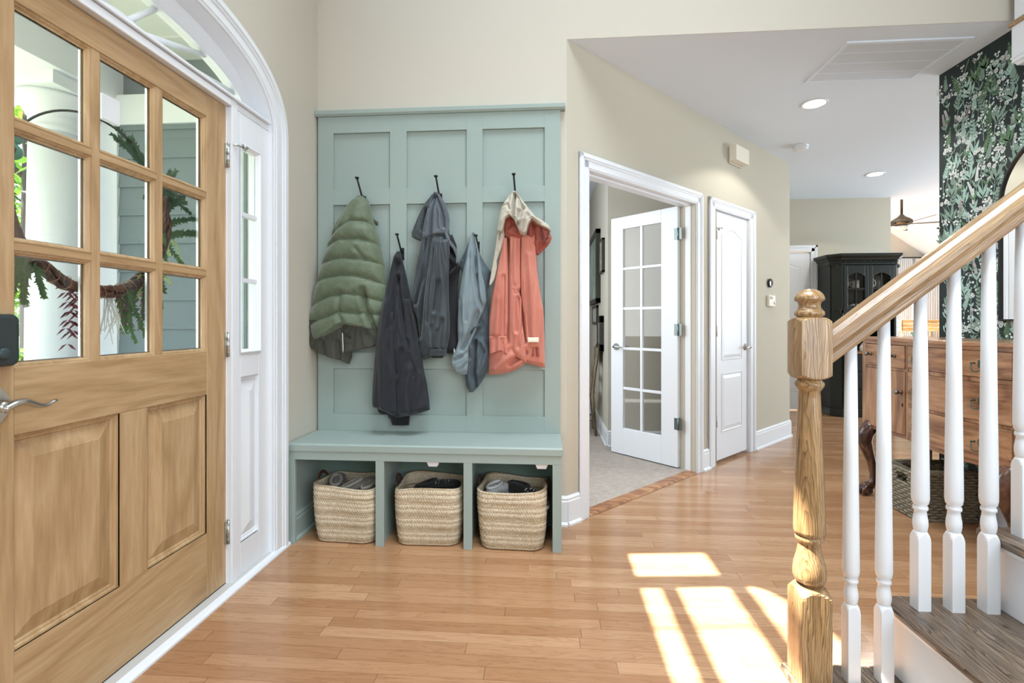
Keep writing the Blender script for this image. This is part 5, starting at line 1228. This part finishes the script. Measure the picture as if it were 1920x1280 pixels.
# ------------------------------------------------------------------ study: pictures and chair
FRB = paint('dark bronze picture frame', srgb(54, 52, 46), .4, .05)
def picture(label, y0, y1, z0, z1, t, fw_, art, glassy=False):
    o = thing('framed_picture', label, 'picture', (.55, (y0+y1)/2, z0), 0, 'pictures on the study wall')
    mb = MB(); x1 = .549; x0 = x1-t
    for a, b, c, d in ((y0, y1, z0, z0+fw_), (y0, y1, z1-fw_, z1), (y0, y0+fw_, z0, z1), (y1-fw_, y1, z0, z1)): mb.box(x0, x1, a, b, c, d)
    mb.build('frame', FRB, o, bevel=.003); mb = MB(); mb.box(x1-t*.75, x1-.002, y0+fw_, y1-fw_, z0+fw_, z1-fw_); mb.build('picture', art, o)
    return o
def art(name, c1, c2, sc_=3):
    m = NT(name); m.set(col=m.ramp(m.noise(m.coord('Object', (1, 1, .6)), sc_, 3), [(.35, c1), (.6, c2)]), rough=.15); return m.mat
picture('large dark framed landscape picture on the study wall', 5.10, 6.1, 1.35, 2.12, .05, .05, art('sea green artwork', srgb(70, 130, 120), srgb(190, 214, 204)))
picture('small framed drawing nearest the corner of the study wall', 4.72, 4.98, 1.63, 1.96, .03, .02, art('ink drawing', srgb(130, 124, 112), srgb(206, 200, 186), 30))
picture('narrow dark framed picture low on the study wall', 4.80, 5.12, .86, 1.21, .04, .07, art('pale mat', srgb(150, 165, 170), srgb(200, 208, 208)))
picture('small dark framed picture below the large one, partly hidden', 5.30, 5.8, 1.12, 1.33, .025, .03, art('grey print', srgb(150, 158, 156), srgb(210, 214, 212), 8))
CHW = wood('weathered brown chair wood', srgb(74, 66, 54), srgb(112, 100, 82), srgb(146, 132, 110), 'z', 1, .5, .1)
o = thing('wooden_chair', 'brown wooden chair standing against the study wall', 'chair', (.285, 5.05, .014), math.radians(-92), world=False)
mb = MB(); mb.prism([(-.19, -.19), (.19, -.19), (.17, .19), (-.17, .19)], .42, .45); mb.build('seat', CHW, o, bevel=.006)
for sx_ in (-1, 1):
    mb = MB(); mb.tube([(sx_*.165, -.165, 0), (sx_*.155, -.155, .42)], [.015, .019], 8); mb.build('leg', CHW, o)
    mb = MB(); mb.tube([(sx_*.165, .20, 0), (sx_*.155, .165, .43), (sx_*.165, .19, .65), (sx_*.17, .235, .90)], [.015, .019, .018, .014], 8); mb.build('leg', CHW, o)
mb = MB(); mb.prism([(-.16, .72), (.16, .72), (.17, .88), (-.17, .88)], .20, .222, 'y'); mb.prism([(-.155, .56), (.155, .56), (.155, .61), (-.155, .61)], .18, .198, 'y'); mb.build('backrest', CHW, o, bevel=.004)
mb = MB(); mb.tube([(-.16, -.16, .18), (.16, -.16, .18)], .009, 8); mb.tube([(-.16, -.16, .15), (-.16, .19, .15)], .009, 8); mb.tube([(.16, -.16, .15), (.16, .19, .15)], .009, 8); mb.build('stretcher', CHW, o)
# ------------------------------------------------------------------ porch and garden
SID = None
def siding_mat(n_, c): return paint(n_, c, .7, .15, 40)
mb = MB(); y0 = 2.78
z = -.1
while z < 2.35:
    mb.prism([(y0+.03, z), (y0-.018, z), (y0-.004, z+.172), (y0+.03, z+.172)], -2.62, -1.5, 'x') if False else mb.loft([[(x, y0+.03, z), (x, y0-.016, z), (x, y0-.003, z+.174), (x, y0+.03, z+.174)] for x in (-2.62, -1.5)]); z += .172
mb.box(-2.70, -1.50, y0+.02, y0+.12, -.1, 2.75)
struct('wall_porch', mb, siding_mat('grey green lap siding', srgb(116, 127, 132)))
mb = MB(); mb.box(-2.72, -2.60, y0-.026, y0+.12, -.1, 2.36); mb.box(-2.74, -1.5, y0-.03, y0+.1, 2.34, 2.52); mb.box(-1.98, -1.93, y0-.026, y0, -.1, 2.34)
struct('trim_11', mb, WHITE, bevel=.003)
mb = MB(); mb.box(-1.92, -1.52, y0-.024, y0-.018, -.1, 2.34); struct('trim_12', mb, paint('pale green grey porch board', srgb(196, 208, 200), .6, .05))
mb = MB(); mb.box(-1.515, -1.5, -1, .74, -.1, 3.0); mb.box(-1.515, -1.5, 2.32, 2.76, -.1, 3.0); struct('wall_front', mb, siding_mat('grey siding', srgb(116, 127, 132)))
SOFF = paint('white porch ceiling boards', srgb(214, 216, 214), .7, .1, 20)
mb = MB(); mb.box(-4.6, -1.5, -1.5, 2.9, 2.74, 2.80)  # porch ceiling, outer part stretched beyond the beam to keep sun off the column
for k in range(12): mb.box(-3.0, -1.5, -1.4+k*.36, -1.394+k*.36, 2.732, 2.74)
struct('ceiling_porch', mb, SOFF)
mb = MB(); mb.box(-3.05, -2.60, -1.5, 2.9, 2.50, 2.76); mb.box(-2.60, -1.5, 2.46, 2.62, 2.54, 2.74) if False else None
struct('trim_13', mb, WHITE, bevel=.004)
cx_, cy_ = -2.83, 2.60
o = thing('porch_column', 'round white porch column with a square capital outside the door', 'column', (cx_, cy_, -.1))
mb = MB(); mb.lathe([(.132, -.05), (.134, .4), (.128, 1.4), (.116, 2.24)], (cx_, cy_, 0), 48); mb.build('shaft', WHITE, o)
mb = MB(); mb.lathe([(.116, 2.22), (.130, 2.225), (.132, 2.245), (.118, 2.25), (.118, 2.31), (.128, 2.315), (.132, 2.33), (.135, 2.335), (.150, 2.36), (.168, 2.385), (.172, 2.41), (.168, 2.43)], (cx_, cy_, 0), 48); mb.box(cx_-.19, cx_+.19, cy_-.19, cy_+.19, 2.43, 2.50); mb.build('capital', WHITE, o)
mb = MB(); mb.lathe([(.18, -.1), (.18, -.04), (.15, 0), (.134, .02)], (cx_, cy_, 0), 48); mb.build('base', WHITE, o)
mb = MB(); mb.box(-3.3, -1.5, -2, 6, -.16, -.06); struct('floor_porch', mb, paint('grey porch floor', srgb(150, 150, 146), .8, .1))
GR = NT('lawn'); GR.set(col=GR.ramp(GR.noise(GR.coord(), 2, 5), [(.3, srgb(100, 110, 84)), (.7, srgb(146, 152, 122))]), rough=.95)
mb = MB(); mb.box(-60, -3.3, -40, 60, -.5, -.35); g = struct('floor_lawn', mb, GR.mat)
def leafmat(n_, c1, c2, tr=.35):
    m = NT(n_); n = m.noise(m.coord(), 3, 2); c = m.ramp(n, [(.3, c1), (.7, c2)]); m.set(col=c, rough=.6)
    t = m.n('BsdfTranslucent'); m.l(c, t.inputs[0]); mx = m.n('MixShader'); mx.inputs[0].default_value = tr; m.l(m.b.outputs[0], mx.inputs[1]); m.l(t.outputs[0], mx.inputs[2]); m.l(mx.outputs[0], m.out.inputs[0]); return m.mat
LF = [leafmat('bright green leaves', srgb(90, 140, 40), srgb(150, 190, 70)), leafmat('mid green leaves', srgb(56, 104, 40), srgb(110, 152, 64))]
BARK = paint('grey brown bark', srgb(74, 66, 62), .9, .6, 14)
def crown(mb, c, r, n, size, rs_):
    for k in range(n):
        while True:
            p = np.array([rs_.uniform(-1, 1) for _ in range(3)])
            if .35 < np.linalg.norm(p) < 1: break
        p = np.array(c)+p*np.array(r); a = np.array([rs_.gauss(0, 1) for _ in range(3)]); a /= np.linalg.norm(a); b = np.cross(a, [rs_.gauss(0, 1) for _ in range(3)]); b /= np.linalg.norm(b)
        s_ = size*rs_.uniform(.6, 1.3); mb.add([tuple(p-a*s_), tuple(p-b*s_*.45), tuple(p+a*s_), tuple(p+b*s_*.45)], [(0, 1, 2, 3)])
def tree(label, x, y, h_, rt, cr, n, lf, size=.16, seed=0, lean=0, low=.35):
    rs_ = random.Random(seed); o = thing('tree', label, 'tree', (x, y, -.4), 0, 'trees beyond the porch', world=False)
    mb = MB(); P = [(lean*t, 0, h_*t) for t in (0, .3, .6, .9)]; mb.tube(P, [rt*1.15, rt, rt*.8, rt*.4], 12)
    for k in range(6): a = rs_.uniform(0, 6.28); z_ = h_*rs_.uniform(.4, .8); mb.tube([(lean*z_/h_, 0, z_), (lean*z_/h_+math.cos(a)*cr*.6, math.sin(a)*cr*.6, z_+h_*.15)], [rt*.35, rt*.1], 6)
    mb.build('trunk', BARK, o); mb = MB(); crown(mb, (lean*.7, 0, h_*(.5+low/2)), (cr, cr, h_*(.5-low/2)), n, size, rs_); mb.build('foliage', lf, o)
    return o
def dirp(u, t): d = ray(u, 600); return d[0]*t, d[1]*t
x, y = dirp(62, 8.0); tree('tree with a dark straight trunk just past the porch column', x, y, 9, .15, 2.6, 2600, LF[0], .13, 3, low=.42)
x, y = dirp(-5, 17); tree('leafy bright green tree far left behind the front door glass', x, y, 8, .2, 3.2, 3200, LF[0], .16, 4, low=.1)
x, y = dirp(80, 25); tree('broad mid green tree behind the porch column', x, y, 9, .22, 3.5, 3000, LF[1], .18, 5, low=.05)
x, y = dirp(-260, 14); tree('mid green tree leftmost outside the front door', x, y, 8, .2, 3, 2400, LF[1], .16, 6, low=.1)
for i, (u, t, hh, lb) in enumerate(((60, 4.3, .95, 'low bright green shrub beside the porch column'), (30, 6.5, 1.2, 'rounded green shrub on the lawn behind the door glass'))):
    x, y = dirp(u, t); o = thing('shrub', lb, 'shrub', (x, y, -.38), 0, None, world=False); rs_ = random.Random(i+20); mb = MB()
    crown(mb, (0, 0, hh/2), (.35, .35, hh/2), 500, .06, rs_); mb.build('foliage', LF[0], o); mb = MB(); mb.tube([(0, 0, 0), (0, 0, hh*.7)], .02, 6); mb.build('stem', BARK, o)
# ------------------------------------------------------------------ wreath on the outside of the door
wx, wy, wz, wR = -1.475, 1.49, 1.53, .285
o = thing('wreath', 'hoop wreath of vine, evergreen sprigs and dark feathery leaves on the door outside', 'wreath', (wx, wy, wz+wR))
def wp_(a, r=wR, dx=0): return (wx+dx, wy+r*math.sin(a), wz+r*math.cos(a))
mb = MB(); mb.tube([wp_(2*PI*i/72) for i in range(73)], .0035, 8); mb.build('hoop', BLACKM, o)
VINE = wood('dark vine', srgb(34, 22, 16), srgb(66, 44, 32), srgb(104, 76, 56), 'z', 3, .7, .6)
mb = MB(); rv = random.Random(5)
for s_ in range(7):
    ph = s_*.9; P = []
    for i in range(61):
        a = math.radians(70+ (290-70)*i/60); q = a*9+ph; P.append(wp_(a, wR+.010*math.cos(q)+.002*s_-.006, .012*math.sin(q)))
    mb.tube(P, .0075, 6)
mb.build('vine', VINE, o)
mb = MB()
for i in range(14):
    a = math.radians(130+8*i); c = wp_(a); ring = []
    for k in range(13): t = 2*PI*k/12; ring.append((c[0]+.022*math.cos(t), c[1]+.022*math.sin(t)*math.sin(a)+.003*math.sin(3*t), c[2]+.022*math.sin(t)*math.cos(a)))
    mb.tube(ring, .0014, 5)
mb.build('tie_wire', metal('thin copper wire', srgb(140, 110, 90), .4), o)
def sprig(mb, p, d, L, nn, needle, w_, droop=.3, rs_=rv):
    p = Vector(p); d = Vector(d).normalized(); pts = [p.copy()]
    for i in range(8): d = (d+Vector((rs_.uniform(-.08, .08), rs_.uniform(-.1, .1), -droop/8+rs_.uniform(-.08, .08)))).normalized(); p = p+d*(L/8); pts.append(p.copy())
    mb.tube([tuple(q) for q in pts], [.0022]*4+[.0014]*5, 5)
    for i in range(nn):
        t = i/nn*8; k = int(t); q = pts[k].lerp(pts[min(k+1, 8)], t-k); dd = (pts[min(k+1, 8)]-pts[k]).normalized()
        for sgn in (-1, 1):
            n_ = (dd*rs_.uniform(.5, 1)+Vector((rs_.uniform(-.5, .5), -dd.z*sgn, dd.y*sgn))*rs_.uniform(.7, 1)).normalized(); e = q+n_*needle*rs_.uniform(.6, 1.2)*(1-.5*i/nn); s2 = dd.cross(n_).normalized()*w_ if dd.cross(n_).length > .01 else Vector((0, 0, w_))
            s3 = n_.cross(Vector((1, 0, 0))).normalized()*w_
            mb.add([tuple(q-s3), tuple((q+e)/2-s3*1.4), tuple(e), tuple((q+e)/2+s3*1.4), tuple(q+s3)], [(0, 1, 2, 3, 4)])
GN = leafmat('dark evergreen needles', srgb(44, 72, 44), srgb(84, 112, 66), .2); GY = leafmat('yellow green sprig', srgb(130, 150, 80), srgb(176, 190, 120), .2)
PUR = leafmat('burgundy feathery leaves', srgb(70, 30, 44), srgb(110, 60, 74), .15); TEAL = leafmat('teal eucalyptus', srgb(60, 130, 112), srgb(110, 170, 150), .2); SILV = leafmat('silver dried grass', srgb(170, 176, 172), srgb(206, 210, 204), .2)
mb = MB()
for k in range(30):      # hanging greenery along the lower left and lower right
    a = math.radians(rv.choice([rv.uniform(222, 285), rv.uniform(120, 165)])); c = wp_(a, wR, rv.uniform(-.02, .02)); sprig(mb, c, (rv.uniform(-.2, .2), rv.uniform(-.5, .5), -1), rv.uniform(.11, .22), 34, .026, .0026)
for k in range(16):      # up the right side
    a = math.radians(rv.uniform(62, 108)); c = wp_(a); sprig(mb, c, (rv.uniform(-.2, .2), rv.uniform(-.8, .8), rv.uniform(-.5, .9)), rv.uniform(.09, .17), 30, .026, .0026, .1)
for k in range(5): sprig(mb, wp_(math.radians(52+4*k)), (0, -.8, .75), .20, 44, .028, .0024, 0)
mb.build('evergreen_sprig', GN, o)
mb = MB()
for k in range(10): a = math.radians(rv.uniform(70, 135)); sprig(mb, wp_(a), (0, rv.uniform(-1, 1), -.6), rv.uniform(.1, .18), 16, .018, .0022)
mb.build('yellow_sprig', GY, o)
mb = MB()
for k in range(9):
    a = math.radians(rv.choice([rv.uniform(140, 168), rv.uniform(188, 205)])); c = Vector(wp_(a)); L = rv.uniform(.10, .18); d = Vector((0, rv.uniform(-.5, .7), -1)).normalized()
    for i in range(6):
        q = c+d*L*i/5
        for sg_ in (-1, 1):
            e = q+Vector((0, sg_*.03, -.022)); mid = (q+e)/2+Vector((0, 0, .007)); mb.add([tuple(q), tuple(mid), tuple(e), tuple(mid-Vector((.002, 0, .010)))], [(0, 1, 2, 3)])
mb.build('burgundy_leaf', PUR, o)
mb = MB()
for a_, s_ in ((288, .045), (280, .036), (296, .030), (100, .028), (106, .032), (94, .022)):
    c = wp_(math.radians(a_)); mb.ball(c, s_, 8, (.3, 1, .62))
mb.build('eucalyptus_leaf', TEAL, o)
mb = MB()
for k in range(14): c = Vector(wp_(math.radians(172+rv.uniform(-4, 4)))); mb.tube([tuple(c), tuple(c+Vector((0, rv.uniform(-.03, .05), -.09))), tuple(c+Vector((0, rv.uniform(-.05, .06), -rv.uniform(.13, .19))))], [.0016, .0022, .001], 5)
mb.build('dried_grass', SILV, o)
o = thing('suction_hook', 'white suction hook with a metal ring holding the wreath', 'hook', (-1.43, 1.47, 1.84))
hy_, hz_ = 1.492, 1.842
mb = MB(); mb.box(-1.442, -1.4275, hy_-.034, hy_+.034, hz_-.042, hz_+.042); mb.build('plate', WHITE, o, bevel=.003)
mb = MB(); mb.ball((-1.447, hy_, hz_+.006), .020, 8, (.45, 1, 1)); mb.build('suction_cup', WHITE, o)
mb = MB(); mb.tube([(-1.455, hy_, hz_), (-1.478, hy_, hz_-.012), (-1.478, hy_, hz_-.024)], .003, 6); mb.tube([(-1.478+.0*math.cos(t), hy_+.012*math.sin(t), hz_-.033+.012*math.cos(t)) for t in np.linspace(0, 2*PI, 20)], .0022, 6); mb.build('ring', NICKEL, o)
